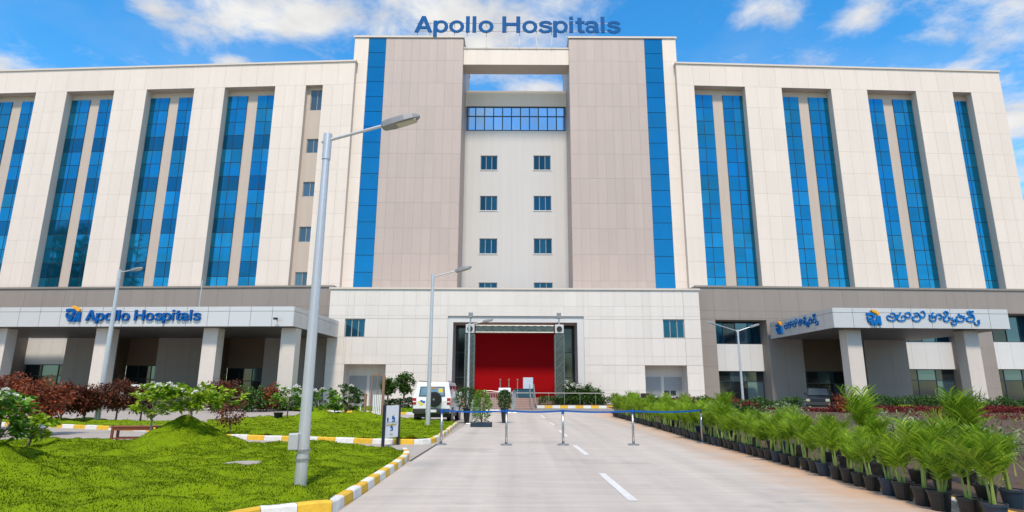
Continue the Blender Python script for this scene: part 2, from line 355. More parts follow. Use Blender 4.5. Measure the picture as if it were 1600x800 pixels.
ORD = ['nearest', 'second', 'third', 'fourth', 'fifth', 'sixth', 'seventh', 'eighth', 'ninth', 'tenth', 'eleventh', 'twelfth', 'thirteenth', 'fourteenth', 'fifteenth', 'sixteenth', 'seventeenth', 'eighteenth', 'nineteenth', 'twentieth']
def ordn(i):
    if i < 20: return ORD[i]
    n = i+1; return '%d%s' % (n, 'th' if 10 <= n % 100 <= 20 else {1: 'st', 2: 'nd', 3: 'rd'}.get(n % 10, 'th'))

# ================================================================ GROUND
def sheet(name, pts, z, m, parent=None):
    b = MB(); b.add([(p[0], p[1], z) for p in pts], [tuple(range(len(pts)))])
    o = b.build(name, m, parent)
    return o
tag(sheet('ground', [(-900, -300), (900, -300), (900, 1500), (-900, 1500)], -.012, PAVE), kind='structure')
kl = [G(400, 812), G(525, 799), G(567, 772), G(600, 749), G(634, 724)]
rl = [G(460, 850), G(639, 721), G(680, 696), G(732, 661)]
pr = [G(1560, 822), G(1467, 797), G(1350, 762), G(1237, 728), G(1146, 703), G(1092, 689), G(1037, 672), G(957, 650)]
Lx = lambda Y: np.interp(Y, [p.y for p in rl], [p.x for p in rl])
PRY = np.array([p.y for p in pr]); PRX = np.array([p.x for p in pr])
def Rx(Y):
    if Y < PRY[0]: return PRX[0]+(Y-PRY[0])*(PRX[1]-PRX[0])/(PRY[1]-PRY[0])
    return float(np.interp(Y, PRY, PRX))
road = [(-3.9, -6), (-3.9, 6), (rl[0].x, rl[0].y), (rl[1].x, rl[1].y), (rl[2].x, rl[2].y), (rl[3].x, rl[3].y), (rl[3].x-.2, 48), (9, 48)] + [(p.x, p.y) for p in reversed(pr)] + [(Rx(4), 4), (Rx(4), -6)]
tag(sheet('road', road, 0.0, ROAD), kind='structure')
tag(sheet('cross_road', [(-60, 44), (60, 44), (60, 53.5), (-60, 53.5)], .004, mat('asphalt_grey', (.21, .205, .20), .8, var=.12, scale=1.2)), kind='structure')
# drain joint along the road's left edge
b = MB(); a_, c_ = G(640, 721), G(690, 690); w_ = .03
b.hexa([(a_.x-w_, a_.y, .001), (a_.x+w_, a_.y, .001), (c_.x+w_, c_.y, .001), (c_.x-w_, c_.y, .001), (a_.x-w_, a_.y, .006), (a_.x+w_, a_.y, .006), (c_.x+w_, c_.y, .006), (c_.x-w_, c_.y, .006)])
tag(b.build('drain_joint', BLACKP), kind='structure')
# centre line dashes
for i, (x0, y0, x1, y1, w) in enumerate([(940, 740, 990, 783, .13), (897.5, 696, 917.5, 711, .13), (874, 672.5, 886, 682.5, .12), (859, 660, 866, 664.5, .12), (846, 649, 851, 653, .12)]):
    p, q = G(x0, y0), G(x1, y1); b = MB(); b.add([(p.x-w/2, p.y, .005), (p.x+w/2, p.y, .005), (q.x+w/2, q.y, .005), (q.x-w/2, q.y, .005)], [(0, 1, 2, 3)])
    tag(b.build('road_marking', PAINT), '%s white dash of the road centre line' % ordn(i), 'road marking', 'centre line dashes')

# ---- kerbs painted yellow and white
def kerb(name, pts, seg, label, w=.16, h=.13, phase=0, alt=(YEL, WHT), group='painted kerbs'):
    """pts: polyline of the road side foot of the kerb, built stone by stone"""
    P = [Vector((p[0], p[1], 0)) for p in pts]
    root = empty(name, P[0]); tag(root, label, 'kerb', group)
    cum = [0]
    for i in range(1, len(P)): cum.append(cum[-1]+(P[i]-P[i-1]).length)
    def at(s):
        s = min(max(s, 0), cum[-1]-1e-6)
        for i in range(1, len(P)):
            if s <= cum[i]:
                t = (s-cum[i-1])/(cum[i]-cum[i-1]); d = (P[i]-P[i-1]).normalized(); return P[i-1].lerp(P[i], t), Vector((-d.y, d.x, 0))
    n = max(1, round(cum[-1]/seg))
    for k in range(n):
        s0, s1 = cum[-1]*k/n, cum[-1]*(k+1)/n-.008
        b = MB(); ring = []
        for s in (s0, (s0+s1)/2, s1):
            p, nn = at(s); p = p-P[0]; hh = h+random.uniform(-.004, .004)
            ring.append([p-nn*0+Vector((0, 0, -.05)), p+nn*.015+Vector((0, 0, hh-.02)), p+nn*.035+Vector((0, 0, hh)), p+nn*(w-.02)+Vector((0, 0, hh)), p+nn*w+Vector((0, 0, -.05))])
        vs = [q for r in ring for q in r]; fs = []
        for r in range(2):
            for j in range(4): fs.append((r*5+j, r*5+j+1, (r+1)*5+j+1, (r+1)*5+j))
        fs += [(0, 1, 2, 3, 4), (14, 13, 12, 11, 10)]
        b.add(vs, fs).build('kerb_stone', alt[(k+phase) % 2], root)
    return root
k1 = [G(255, 850), G(400, 812), G(525, 799), G(567, 772), G(600, 749), G(625, 731), G(637, 721), G(641, 714), G(637, 708)]
kerb('front_lawn_kerb', k1, .42, 'yellow and white kerb curving round the near corner of the front lawn', phase=0)
k2 = [G(310, 684), G(400, 687), G(500, 690), G(585, 693), G(655, 694), G(678, 692), G(690, 686), G(700, 678), G(708, 671), G(716, 664)]
kerb('middle_lawn_kerb', k2, .62, 'yellow and white kerb in front of the second lawn behind the path', phase=1)
k3 = [G(-60, 663), G(90, 668), G(200, 672.5), G(314, 677)]
kerb('shrub_bed_kerb', k3, .68, 'yellow and white kerb of the red shrub bed at the left', phase=0)
k4 = [G(838, 637.3), G(960, 637.3)]
kerb('entrance_kerb', [(AT(839, 637, 53).x, 53.0), (AT(960, 637, 53).x, 53.0)], .68, 'yellow and white kerb below the white flowers right of the steps', h=.24, phase=1)
k5 = [(p.x+.22, p.y) for p in pr]; k5 = list(reversed(k5))
kp = kerb('palm_bed_kerb', list(k5), .55, 'yellow and white kerb behind the row of black pots', w=.16, phase=0)
kerb('far_lawn_kerb', [G(470, 643.5), G(560, 645), G(655, 648)], 1.1, 'faint yellow and white kerb of the far hedge lawn left of the white jeep', phase=1)

# ---- value noise, lawns
_lat = rng.random((64, 64))
def vnoise(x, y):
    xi = np.floor(x).astype(int); yi = np.floor(y).astype(int); fx = x-xi; fy = y-yi; fx = fx*fx*(3-2*fx); fy = fy*fy*(3-2*fy)
    g = lambda a, c: _lat[a % 64, c % 64]
    return (g(xi, yi)*(1-fx)+g(xi+1, yi)*fx)*(1-fy)+(g(xi, yi+1)*(1-fx)+g(xi+1, yi+1)*fx)*fy
def inpoly(x, y, poly):
    r = np.zeros(x.shape, bool); n = len(poly)
    for i in range(n):
        x0, y0 = poly[i]; x1, y1 = poly[(i+1) % n]
        c = ((y0 > y) != (y1 > y)) & (x < (x1-x0)*(y-y0)/(y1-y0+1e-12)+x0); r ^= c
    return r
MOUNDS = []
def lawn_h(x, y, base=.06):
    z = base+.10*(vnoise(x*.45+9, y*.45+3)-.3)+.15*(vnoise(x*1.3, y*1.9)-.4)+.10*(vnoise(x*3.0+2, y*4.4)-.5)+.04*(vnoise(x*7.3, y*8.1)-.5)+.10*np.maximum(vnoise(x*2.6+5, y*2.6+8)-.70, 0)*2.2
    for (mx, my, h, r) in MOUNDS:
        d = np.hypot(x-mx, y-my)/r; z = z+h*np.exp(-(d*1.5)**1.55)*(1+.25*(vnoise(x*2.5+mx, y*2.5)-.5))
    return z
def heightfield(name, poly, res, hf, m):
    px = [p[0] for p in poly]; py = [p[1] for p in poly]
    xs = np.arange(min(px), max(px)+res, res); ys = np.arange(min(py), max(py)+res, res)
    X, Y = np.meshgrid(xs, ys); Z = hf(X, Y); idx = np.arange(X.size).reshape(X.shape)
    cx = (X[:-1, :-1]+X[1:, 1:])/2; cy = (Y[:-1, :-1]+Y[1:, 1:])/2; k = inpoly(cx, cy, poly)
    q = np.stack([idx[:-1, :-1][k], idx[:-1, 1:][k], idx[1:, 1:][k], idx[1:, :-1][k]], 1)
    used, inv = np.unique(q, return_inverse=True)
    V = np.stack([X.ravel(), Y.ravel(), Z.ravel()], 1)[used]
    me = npmesh(name, V, inv.reshape(q.shape), m); me.polygons.foreach_set('use_smooth', np.ones(len(q), bool))
    return meshobj(name, me)
def blades(name, poly, dens, hf, m, h=(.035, .075), w=.012, seed=1, lean=.6, soft=False):
    r = np.random.default_rng(seed); px = [p[0] for p in poly]; py = [p[1] for p in poly]
    a = (max(px)-min(px))*(max(py)-min(py)); n = int(a*dens)
    x = r.uniform(min(px), max(px), n); y = r.uniform(min(py), max(py), n)
    k = inpoly(x, y, poly) & (np.abs(x) < .95*y+3.5); x = x[k]; y = y[k]; n = len(x)
    k = r.random(n) < np.clip(1.35-(np.hypot(x, y)-8)*.035, .35, 1); x = x[k]; y = y[k]; n = len(x)
    z = hf(x, y)-.008; hh = r.uniform(*h, n)*(.6+.9*vnoise(x*2.1+3, y*2.1+11)); an = r.uniform(0, 2*np.pi, n); ww = w*(.7+.6*r.random(n))*(1+np.hypot(x, y)*.03)
    la = r.uniform(0, 2*np.pi, n); ln = r.uniform(.1, lean, n)*hh*1.6
    dx, dy = np.cos(an)*ww, np.sin(an)*ww
    V = np.empty((n, 3, 3)); V[:, 0] = np.stack([x-dx, y-dy, z], 1); V[:, 1] = np.stack([x+dx, y+dy, z], 1); V[:, 2] = np.stack([x+np.cos(la)*ln, y+np.sin(la)*ln, z+hh], 1)
    me = npmesh(name, V.reshape(-1, 3), np.arange(3*n).reshape(n, 3), m)
    if soft:     # blades take the shading of the turf they stand on
        e = .05; gx = (hf(x+e, y)-hf(x-e, y))/(2*e); gy = (hf(x, y+e)-hf(x, y-e))/(2*e)
        Nn = np.stack([-gx*1.3+r.normal(0, .12, n), -gy*1.3+r.normal(0, .12, n), np.ones(n)], 1); Nn /= np.linalg.norm(Nn, axis=1, keepdims=True)
        me.polygons.foreach_set('use_smooth', np.ones(n, bool)); me.normals_split_custom_set_from_vertices(np.repeat(Nn, 3, axis=0))
    return meshobj(name, me)
def shift_in(pts, d):     # push a kerb polyline back by d (to the lawn side)
    out = []
    for i, p in enumerate(pts):
        a = pts[max(i-1, 0)]; c = pts[min(i+1, len(pts)-1)]; t = Vector((c[0]-a[0], c[1]-a[1], 0)).normalized(); out.append((p[0]-t.y*d, p[1]+t.x*d))
    return out
m1 = G(282, 704); MOUNDS.append((m1.x, m1.y+.15, .74, 1.25))
m0 = G(-40, 770); MOUNDS.append((m0.x, m0.y, .55, 1.9))
m2 = G(492, 664); MOUNDS.append((m2.x, m2.y, .5, 1.7)); m3 = G(560, 662); MOUNDS.append((m3.x, m3.y, .35, 1.6))
lawn1 = shift_in([(p.x, p.y) for p in k1], .12)+[(G(600, 703).x, G(600, 703).y), (G(350, 697).x, G(350, 697).y), (G(100, 692).x, G(100, 692).y), (G(-200, 690).x, G(-200, 690).y), (-26, 10), (-16, 5)]
lawn1 = [(-12, 5), (-5, 5.5)]+lawn1[1:]
lawn2 = shift_in([(p.x, p.y) for p in k2], .12)+[(G(p, q).x, G(p, q).y) for p, q in [(712, 662), (650, 659), (600, 653), (450, 653.5), (384, 656), (330, 661), (308, 672)]]
lawn3 = shift_in([(p.x, p.y) for p in k3], .12)+[(G(318, 664).x, G(318, 664).y), (G(200, 660).x, G(200, 660).y), (G(-60, 655).x, G(-60, 655).y)]
for nm, poly, den, sd in (('front_lawn', lawn1, 4200, 1), ('middle_lawn', lawn2, 1700, 2), ('shrub_bed_lawn', lawn3, 500, 3)):
    tag(heightfield(nm, poly, {1: .055, 2: .1, 3: .2}[sd], lawn_h, TURF), kind='structure')
    tag(blades('grass', poly, den, lawn_h, GRASSB, seed=sd, w=.0055 if sd == 1 else .009, h=(.012, .034), soft=True), {1: 'short bright green tufted grass of the front lawn', 2: 'short bright green grass of the second lawn', 3: 'strip of grass under the red shrubs'}[sd], 'grass', kind='stuff')
far_lawn = [(G(470, 642.6).x, G(470, 642.6).y), (G(560, 644).x, G(560, 644).y), (G(655, 647).x, G(655, 647).y), (G(656, 640).x, 50), (-22, 50)]
tag(heightfield('far_lawn', far_lawn, .5, lambda x, y: .1+.05*vnoise(x*.6, y*.6), TURF), kind='structure')
tag(blades('grass', far_lawn, 90, lambda x, y: .1+.05*vnoise(x*.6, y*.6), GRASSB, seed=5, w=.04, h=(.06, .14)), 'far strip of grass left of the white jeep', 'grass', kind='stuff')
# soil bed on the right
bedL = [(p.x+.34, p.y) for p in pr]
bed = [(Rx(5)+.34, 5)]+bedL+[(bedL[-1][0]+.3, 44), (70, 44), (70, 5)]
def bed_h(x, y): return .05+.10*(vnoise(x*.5+4, y*.5)-.3)+.09*(vnoise(x*2.2, y*2.2)-.4)+np.clip((y-20)*.012, 0, .3)
tag(heightfield('flower_bed', bed, .3, bed_h, SOIL), kind='structure')
tag(blades('weeds', [(Rx(9)+1.2, 9), (40, 9), (40, 36), (12, 36)], 9, lambda x, y: bed_h(x, y), mat('weed_blade', (.10, .17, .02), col2=(.26, .28, .07), trans=.3, island=1), h=(.08, .26), w=.014, seed=9, lean=.9), 'thin weeds and dry grass scattered on the soil bed', 'weeds', kind='stuff')

# ================================================================ HOSPITAL
B0 = Vector((0, 58, 0))
H = empty('hospital_building', B0)
tag(H, 'large cream and taupe hospital with tall blue glass strips and twin central towers', 'hospital')
def hb(mb_, name, m, parent=H, **k): return mb_.build(name, m, parent, off=parent_world(parent), **k)

FT = Fr(0, 61.5, 0)          # tower front
FRc = Fr(0, 66.3, 0)         # recessed centre wall
FP = Fr(0, 56.0, 0)          # central podium front
xl = AT(555, 103, 60.9).x; xr = AT(1056, 104, 60.9).x
FL = Fr(xl, 60.9, R(-3.4)); FRr = Fr(xr, 60.9, R(2.4))   # wings
ZP = FP.z(800, 452)          # podium top

# ---- towers
ZT = FT.z(800, 60)
for sd, (xa, xb, g0, g1) in enumerate([(555, 724, 577, 604), (889, 1055, 1006, 1034)]):
    u0, u1 = FT.u(xa, 60), FT.u(xb, 60); a0, a1 = FT.u(g0, 61), FT.u(g1, 61)
    zb = ZP-1.0
    core = MB(); FT.box(core, u0, u1, -9.0, -.4, zb, ZT-.05); tw = hb(core, 'tower_core', TAUPE if 0 else CREAMB)
    # side walls towards the recess
    s0, s1 = (u1-.04, u1) if sd == 0 else (u0, u0+.04)
    hz = grid(zb, ZT-.05, 11)
    inner = (u1, 1) if sd == 0 else (u0, -1)
    FS = Fr(inner[0], 61.5, R(90) if sd == 0 else R(-90))
    for j in range(len(hz)-1):
        for k in range(4):
            a, c = (k*2.25, k*2.25+2.25); a, c = (a, c) if sd == 0 else (-c, -a)
            piece('tower_side_panel', FS, a, c, hz[j], hz[j+1], .0, .03, TAUPE, tw)
    tp0, tp1 = (a1, u1) if sd == 0 else (u0, a0)
    ts0, ts1 = (u0, a0) if sd == 0 else (a1, u1)
    clad('tower_wall', 'tower_panel', FT, tp0, tp1, zb, ZT-.05, 9, 11, [], TAUPE, TAUPEB, H)
    clad('tower_edge_wall', 'tower_edge_panel', FT, ts0, ts1, zb, ZT-.05, 1, 11, [], CREAM, CREAMB, H)
    zs = [zb+(ZT-.05-zb)*i/17 for i in range(18)]
    cw = MB(); FT.box(cw, a0, a1, -.4, -.05, zb, ZT-.05); cwo = hb(cw, 'glass_strip', MULL)
    for j in range(17): piece('tower_pane', FT, a0, a1, zs[j], zs[j+1], -.05, .05, GLASST, cwo, gap=.055, tilt=R(.15))
    cp = MB(); FT.box(cp, u0-.12, u1+.12, -9.1, .16, ZT, ZT+.22); hb(cp, 'tower_coping', COPING)
# ---- bridge beam and recess wall
bl, br = FT.u(724, 80), FT.u(889, 80)
zb0, zb1 = FT.z(806, 98.5), FT.z(806, 74)
clad('bridge_beam', 'beam_panel', Fr(0, 61.9, 0), bl, br, zb0, zb1, 8, 1, [], CREAM, CREAMB, H, thick=2.1)
cp = MB(); FT.box(cp, bl+.01, br-.01, -2.6, -.28, zb1+.003, zb1+.16); hb(cp, 'beam_coping', COPING)
rl_, rr_ = bl-.4, br+.4
zr1 = FRc.z(806, 143); zr0 = FRc.z(806, 167); zg0 = FRc.z(806, 204.5)
rb = MB(); FRc.box(rb, rl_, rr_, -3.0, .15, zr0, zr1); hb(rb, 'recess_parapet', CREAM)
window(FRc, bl+.12, br-.12, zg0, zr0, -.05, H, n=11, rows=2, glass=GLASSB, frame=MULL, fw=.12, name='window_band', split=[zg0, zg0+(zr0-zg0)*.60, zr0])
holes = []
for xs in ((751, 777.5), (833.5, 860.5)):
    for ys in ((243, 265.5), (306, 329), (372.5, 396.5), (441.5, 466)):
        f = ((ys[0]+ys[1])/2-254)*.004
        cx = sum(xs)/2; hw = (xs[1]-xs[0])/2*(1+f*.12)
        cx = 805.5+(cx-805.5)*(1+(ys[0]-243)*.00022)
        holes.append((FRc.u(cx-hw, ys[0]), FRc.u(cx+hw, ys[0]), FRc.z(cx, ys[1]), FRc.z(cx, ys[0])))
w = MB(); us = sorted(set([rl_, rr_]+[e for h in holes for e in h[:2]])); zs = sorted(set([ZP-1, zg0-.002]+[e for h in holes for e in h[2:]]))
for c in cells(us, zs, holes): FRc.box(w, c[0], c[1], -.35, 0, c[2], c[3])
hb(w, 'recess_wall', GREYW)
for h in holes:
    window(FRc, *h, -.14, H, n=3, fw=.07)
    s = MB(); FRc.box(s, h[0]-.06, h[1]+.06, -.1, .06, h[2]-.09, h[2]-.004); hb(s, 'window_sill', SPAND)

# ---- wings
def wing(fr, side, bays, umin, umax, top, E=None):
    zt = top; zb = ZP-1.2; dep = .9
    zh = fr.z(*((266, 139) if side < 0 else (1257, 138)))   # head of the recesses
    zg = fr.z(*((266, 153.5) if side < 0 else (1257, 152.5)), -dep)   # head of the glass
    holes = [(a, c, zb, zh) for a, c in bays]+([(E[0], E[1], zb, zh)] if E else [])
    edges = sorted(h[:2] for h in holes); prev = umin
    for k, (a, c) in enumerate(edges+[(umax, umax)]):
        if a-prev > .05:
            nu = max(1, round((a-prev)/1.35)); clad('pilaster', 'pilaster_panel', fr, prev, a, zb, zh, nu, 10, [], CREAM, CREAMB, H, thick=dep+.3)
        prev = c
    clad('parapet', 'parapet_panel', fr, umin, umax, zh+.0, zt, max(2, round((umax-umin)/1.9)), 1 if zt-zh < 3 else 2, [], CREAM, CREAMB, H, thick=dep+.3)
    cp = MB(); fr.box(cp, umin-.1, umax+.12, -dep-.4, .16, zt, zt+.2); hb(cp, 'wing_coping', COPING)
    cr = MB(); fr.box(cr, umin, umax, -14, -dep-.32, zb, zt-.1); hb(cr, 'wing_core', CREAMB)
    for a, c in bays:
        wd = c-a; half = wd < 3.2
        bk = MB(); fr.box(bk, a+.004, c-.004, -dep-.28, -dep, zb, zh-.004); bko = hb(bk, 'recess_back', TAN)
        strips = [(a+.02, c-.02)] if half else [(a+.02, a+wd*.40), (a+wd*.60, c-.02)]
        for (s0, s1) in strips:
            nrow = 15; z0 = ZP-.9; ph = (zg-z0)/nrow
            fm = MB(); fr.box(fm, s0, s1, -dep, -dep+.05, z0, zg); cw = hb(fm, 'curtain_wall', MULL)
            for j in range(nrow):
                for i in range(2):
                    um = (s0+s1)/2; row = nrow-1-j
                    g = GLASSD if (side < 0 and row in (3, 6, 9, 12)) else (GLASSL if (row % 3 == 1 and random.random() < .45) else GLASS)
                    piece('spandrel_pane' if g is GLASSD else 'pane', fr, (s0, um)[i], (um, s1)[i], z0+j*ph, z0+(j+1)*ph, -dep+.05, .03, g, cw, gap=.075, tilt=R(.3))
    if E:
        a, c = E
        ws = []
        for ys in ((141, 172.6), (217, 239), (284, 307), (354, 378), (425, 447)):
            ws.append((a+.42, c-.004, fr.z(485, ys[1], -.55), fr.z(485, ys[0], -.55)))
        bk = MB(); us = sorted({a, c-.002, a+.42, c-.004}); zs = sorted({zb, zh-.004}|{v for x in ws for v in x[2:]})
        for q in cells(us, zs, ws): fr.box(bk, q[0]+.002, q[1]-.002, -1.05, -.55, q[2], q[3])
        hb(bk, 'stair_recess', TAN)
        for x in ws: window(fr, x[0], x[1]-.01, x[2], x[3], -.7, H, n=2, glass=GLASSG, name='stair_window')
def bu(fr, xs, y): return [(fr.u(a, y), fr.u(c, y)) for a, c in xs]
lb = bu(FL, [(-16, 58), (106, 179.5), (230, 304), (351.5, 430)], 139)
d0 = lb[1][0]-lb[2][0]; lb.insert(0, (lb[0][0]+d0, lb[0][1]+d0))
wing(FL, -1, lb, FL.u(-180, 140), 0.0, FL.z(300, 104), E=(FL.u(478, 136), FL.u(504.5, 136)))
wing(FRr, 1, bu(FRr, [(1084.7, 1164), (1221, 1298), (1354, 1430), (1487, 1516)], 139), 0.0, FRr.u(1559, 110), FRr.z(1300, 106.5))

# ---- central podium
pu0, pu1 = FP.u(517, 452), FP.u(1091, 452)
def prect(x0, x1, y0, y1): return (FP.u(x0, y0), FP.u(x1, y0), FP.z((x0+x1)/2, y1), FP.z((x0+x1)/2, y0))
PW = [prect(539.5, 571, 498, 527), prect(1035.5, 1068.5, 499, 528.5)]
N1 = list(prect(538, 603, 569, 640)); N2 = list(prect(1007.5, 1073, 571, 640)); N1[2] = N2[2] = 0.0
PO = list(prect(700, 912, 494, 640)); PO[2] = 0
hol = PW+[tuple(N1), tuple(N2), tuple(PO)]
clad('podium_wall', 'podium_panel', FP, pu0, pu1, 0, ZP-.06, 30, 7, hol, WHITEC, WHITEB, H, thick=.5)
cp = MB(); FP.box(cp, pu0-.12, pu1+.12, -6, .15, ZP-.055, ZP+.12); hb(cp, 'podium_coping', COPING)
for h in PW: window(FP, *h, -.16, H, n=3, fw=.08)
for k, h in enumerate((N1, N2)):
    bk = MB(); FP.box(bk, h[0], h[1], -2.2, -1.6, 0, h[3]+.3); FP.box(bk, h[0]-.3, h[0], -1.6, -.5, 0, h[3]+.3); FP.box(bk, h[1], h[1]+.3, -1.6, -.5, 0, h[3]+.3); FP.box(bk, h[0]-.3, h[1]+.3, -1.6, -.5, h[3], h[3]+.3)
    hb(bk, 'door_niche', WHITEC)
    wd = h[1]-h[0]; zt = h[3]-(h[3]*.27)
    for (a, c) in ((.03, .46), (.54, .97)):
        sh = MB(); nsl = 14
        for q in range(nsl): FP.box(sh, h[0]+wd*a, h[0]+wd*c, -1.6, -1.545-.012*(q % 2), zt*q/nsl+.02, zt*(q+1)/nsl+.012)
        hb(sh, 'roller_shutter', mat('shutter_grey', (.33, .33, .34), .45, metal=.3, var=.05))
# portal: stepped frame, dark glass, red panel
q = list(prect(708, 902, 503.5, 640)); q[2] = 0
fm = MB(); D0 = -.12
FP.box(fm, PO[0], q[0], -3.2, D0, 0, PO[3]); FP.box(fm, q[1], PO[1], -3.2, D0, 0, PO[3]); FP.box(fm, q[0], q[1], -3.2, D0, q[3], PO[3])
hb(fm, 'portal_frame', SPAND)
FPB = Fr(0, 59.0, 0)
ra, rc = FPB.u(738, 520), FPB.u(870, 520); zrt = FPB.z(806, 512)
rp = MB(); FPB.box(rp, ra, rc, -.3, 0, 0, zrt); hb(rp, 'red_backdrop', RED)
hd = MB(); FPB.box(hd, q[0]-.1, q[1]+.1, -.32, .01, zrt+.002, PO[3]); hb(hd, 'portal_header', GLASSK)
for (a, c) in ((q[0]-.2, ra-.02), (rc+.02, q[1]+.2)): window(FPB, a, c, .3, zrt, -.02, H, n=1, rows=3, glass=GLASSK, frame=MULL, name='portal_window')

# ---- grey side podiums
def podium(fr, side, ulo, uhi, ztop, bays, doors):
    hol = [(b_[0], b_[1], 0, b_[2]) for b_ in bays]+[(d_[0], d_[1], 0, d_[2]) for d_ in doors]
    clad('base_wall', 'base_panel', fr, ulo, uhi, 0, ztop, 22, 6, hol, GREYT, GREYB, H, thick=1.7)
    cp = MB(); fr.box(cp, ulo, uhi-.02 if side < 0 else uhi, -5, .14, ztop+.004, ztop+.18); hb(cp, 'base_coping', COPING if 0 else GREYB)
    for (a, c, zt, zu, zs, zl) in bays:      # top, sill of upper window, foot of spandrel
        bk = MB(); fr.box(bk, a, c, -2.2, -1.72, 0, zt+.1); hb(bk, 'bay_back', GREYB)
        window(fr, a+.02, c-.02, zu, zt-.02, -1.55, H, n=4, glass=[GLASSW, GLASSK, GLASSG], frame=MULL, name='bay_window')
        n = max(2, round((c-a)/1.3))
        for i in range(n): piece('spandrel_panel', fr, a+(c-a)*i/n, a+(c-a)*(i+1)/n, zs, zu, -1.7, .42, SPAND, H, gap=.012)
        window(fr, a+.02, c-.02, .35, zs, -1.6, H, n=3, rows=2, glass=[GLASSK, GLASSK, GLASSG, GLASSK], frame=MULL, name='bay_window', split=[.35, .35+(zs-.35)*.68, zs])
    for (a, c, zt, zd) in doors:
        bk = MB(); fr.box(bk, a-.3, c+.3, -3.6, -3.2, zd, zt+.2); fr.box(bk, a-.4, a, -3.2, -1.7, 0, zt+.2); fr.box(bk, c, c+.4, -3.2, -1.7, 0, zt+.2); fr.box(bk, a-.3, c+.3, -3.2, -1.7, zt, zt+.3)
        hb(bk, 'porch_recess', BROWNSH)
        window(fr, a+.01, c-.01, .25, zd, -3.25, H, n=4, rows=2, glass=[GLASSK, GLASSK, GLASSK, GLASSG, GLASSK], frame=MULL, name='glass_door', split=[.25, .25+(zd-.25)*.62, zd])
FGL = Fr(pu0, 57.0, R(-3.4)); FGR = Fr(pu1, 57.0, R(2.4))
zl = lambda fr, x, y, d=0: fr.z(x, y, d)
podium(FGL, -1, FGL.u(-240, 500), 0, zl(FGL, 400, 449.5), [
    (FGL.u(30, 512), FGL.u(107, 520), zl(FGL, 70, 494), zl(FGL, 70, 528, -1.6), zl(FGL, 70, 569.5, -1.6), 0),
    (FGL.u(-95, 512), FGL.u(-18, 520), zl(FGL, 0, 494), zl(FGL, 70, 528, -1.6), zl(FGL, 70, 569.5, -1.6), 0)],
    [(FGL.u(163, 560), FGL.u(245, 560), 7.0, zl(FGL, 205, 571, -3.2)), (FGL.u(329, 560), FGL.u(412, 560), 7.0, zl(FGL, 370, 575, -3.2))])
podium(FGR, 1, 0, FGR.u(1800, 500), zl(FGR, 1300, 451.5), [
    (FGR.u(1118, 510), FGR.u(1198, 510), zl(FGR, 1160, 500), zl(FGR, 1160, 538, -1.6), zl(FGR, 1160, 580, -1.6), 0),
    (FGR.u(1416, 540), FGR.u(1503, 540), zl(FGR, 1450, 500), zl(FGR, 1450, 535, -1.6), zl(FGR, 1450, 577, -1.6), 0),
    (FGR.u(1553, 540), FGR.u(1640, 540), zl(FGR, 1580, 490), zl(FGR, 1570, 535, -1.6), zl(FGR, 1570, 577, -1.6), 0)],
    [(FGR.u(1256, 560), FGR.u(1352, 560), 7.0, zl(FGR, 1300, 580, -3.2))])

# ---- entrance steps
ST = empty('entrance_steps', (AT(790, 640, 50).x, 50, 0)); tag(ST, 'reddish granite steps rising to the red hall', 'steps')
sx0, sx1 = AT(738, 640, 50).x, AT(836, 640, 50).x
for i in range(5):
    b = MB().box(sx0-.02*i, sx1+.02*i, 49.2+.55*i, 49.2+.55*(i+1) if i < 4 else 53.2, 0, .168*(i+1)); b.build('step', GRAN, ST, off=ST.location, bevel=.015)
b = MB().box(sx0-.1, sx1+.1, 53.2, 55.7, 0, .838); b.build('landing', GRAN, ST, off=ST.location)
b = MB().box(AT(700, 640, 56).x, AT(912, 640, 56).x, 55.7, 58.9, 0, .84); b.build('landing', GRAN, ST, off=ST.location)
PL = MB().box(sx1+.15, AT(960, 640, 53).x, 53.17, 55.6, 0, .30); tag(PL.build('entrance_planter', SOIL), 'soil planting bed right of the entrance steps', 'planter')

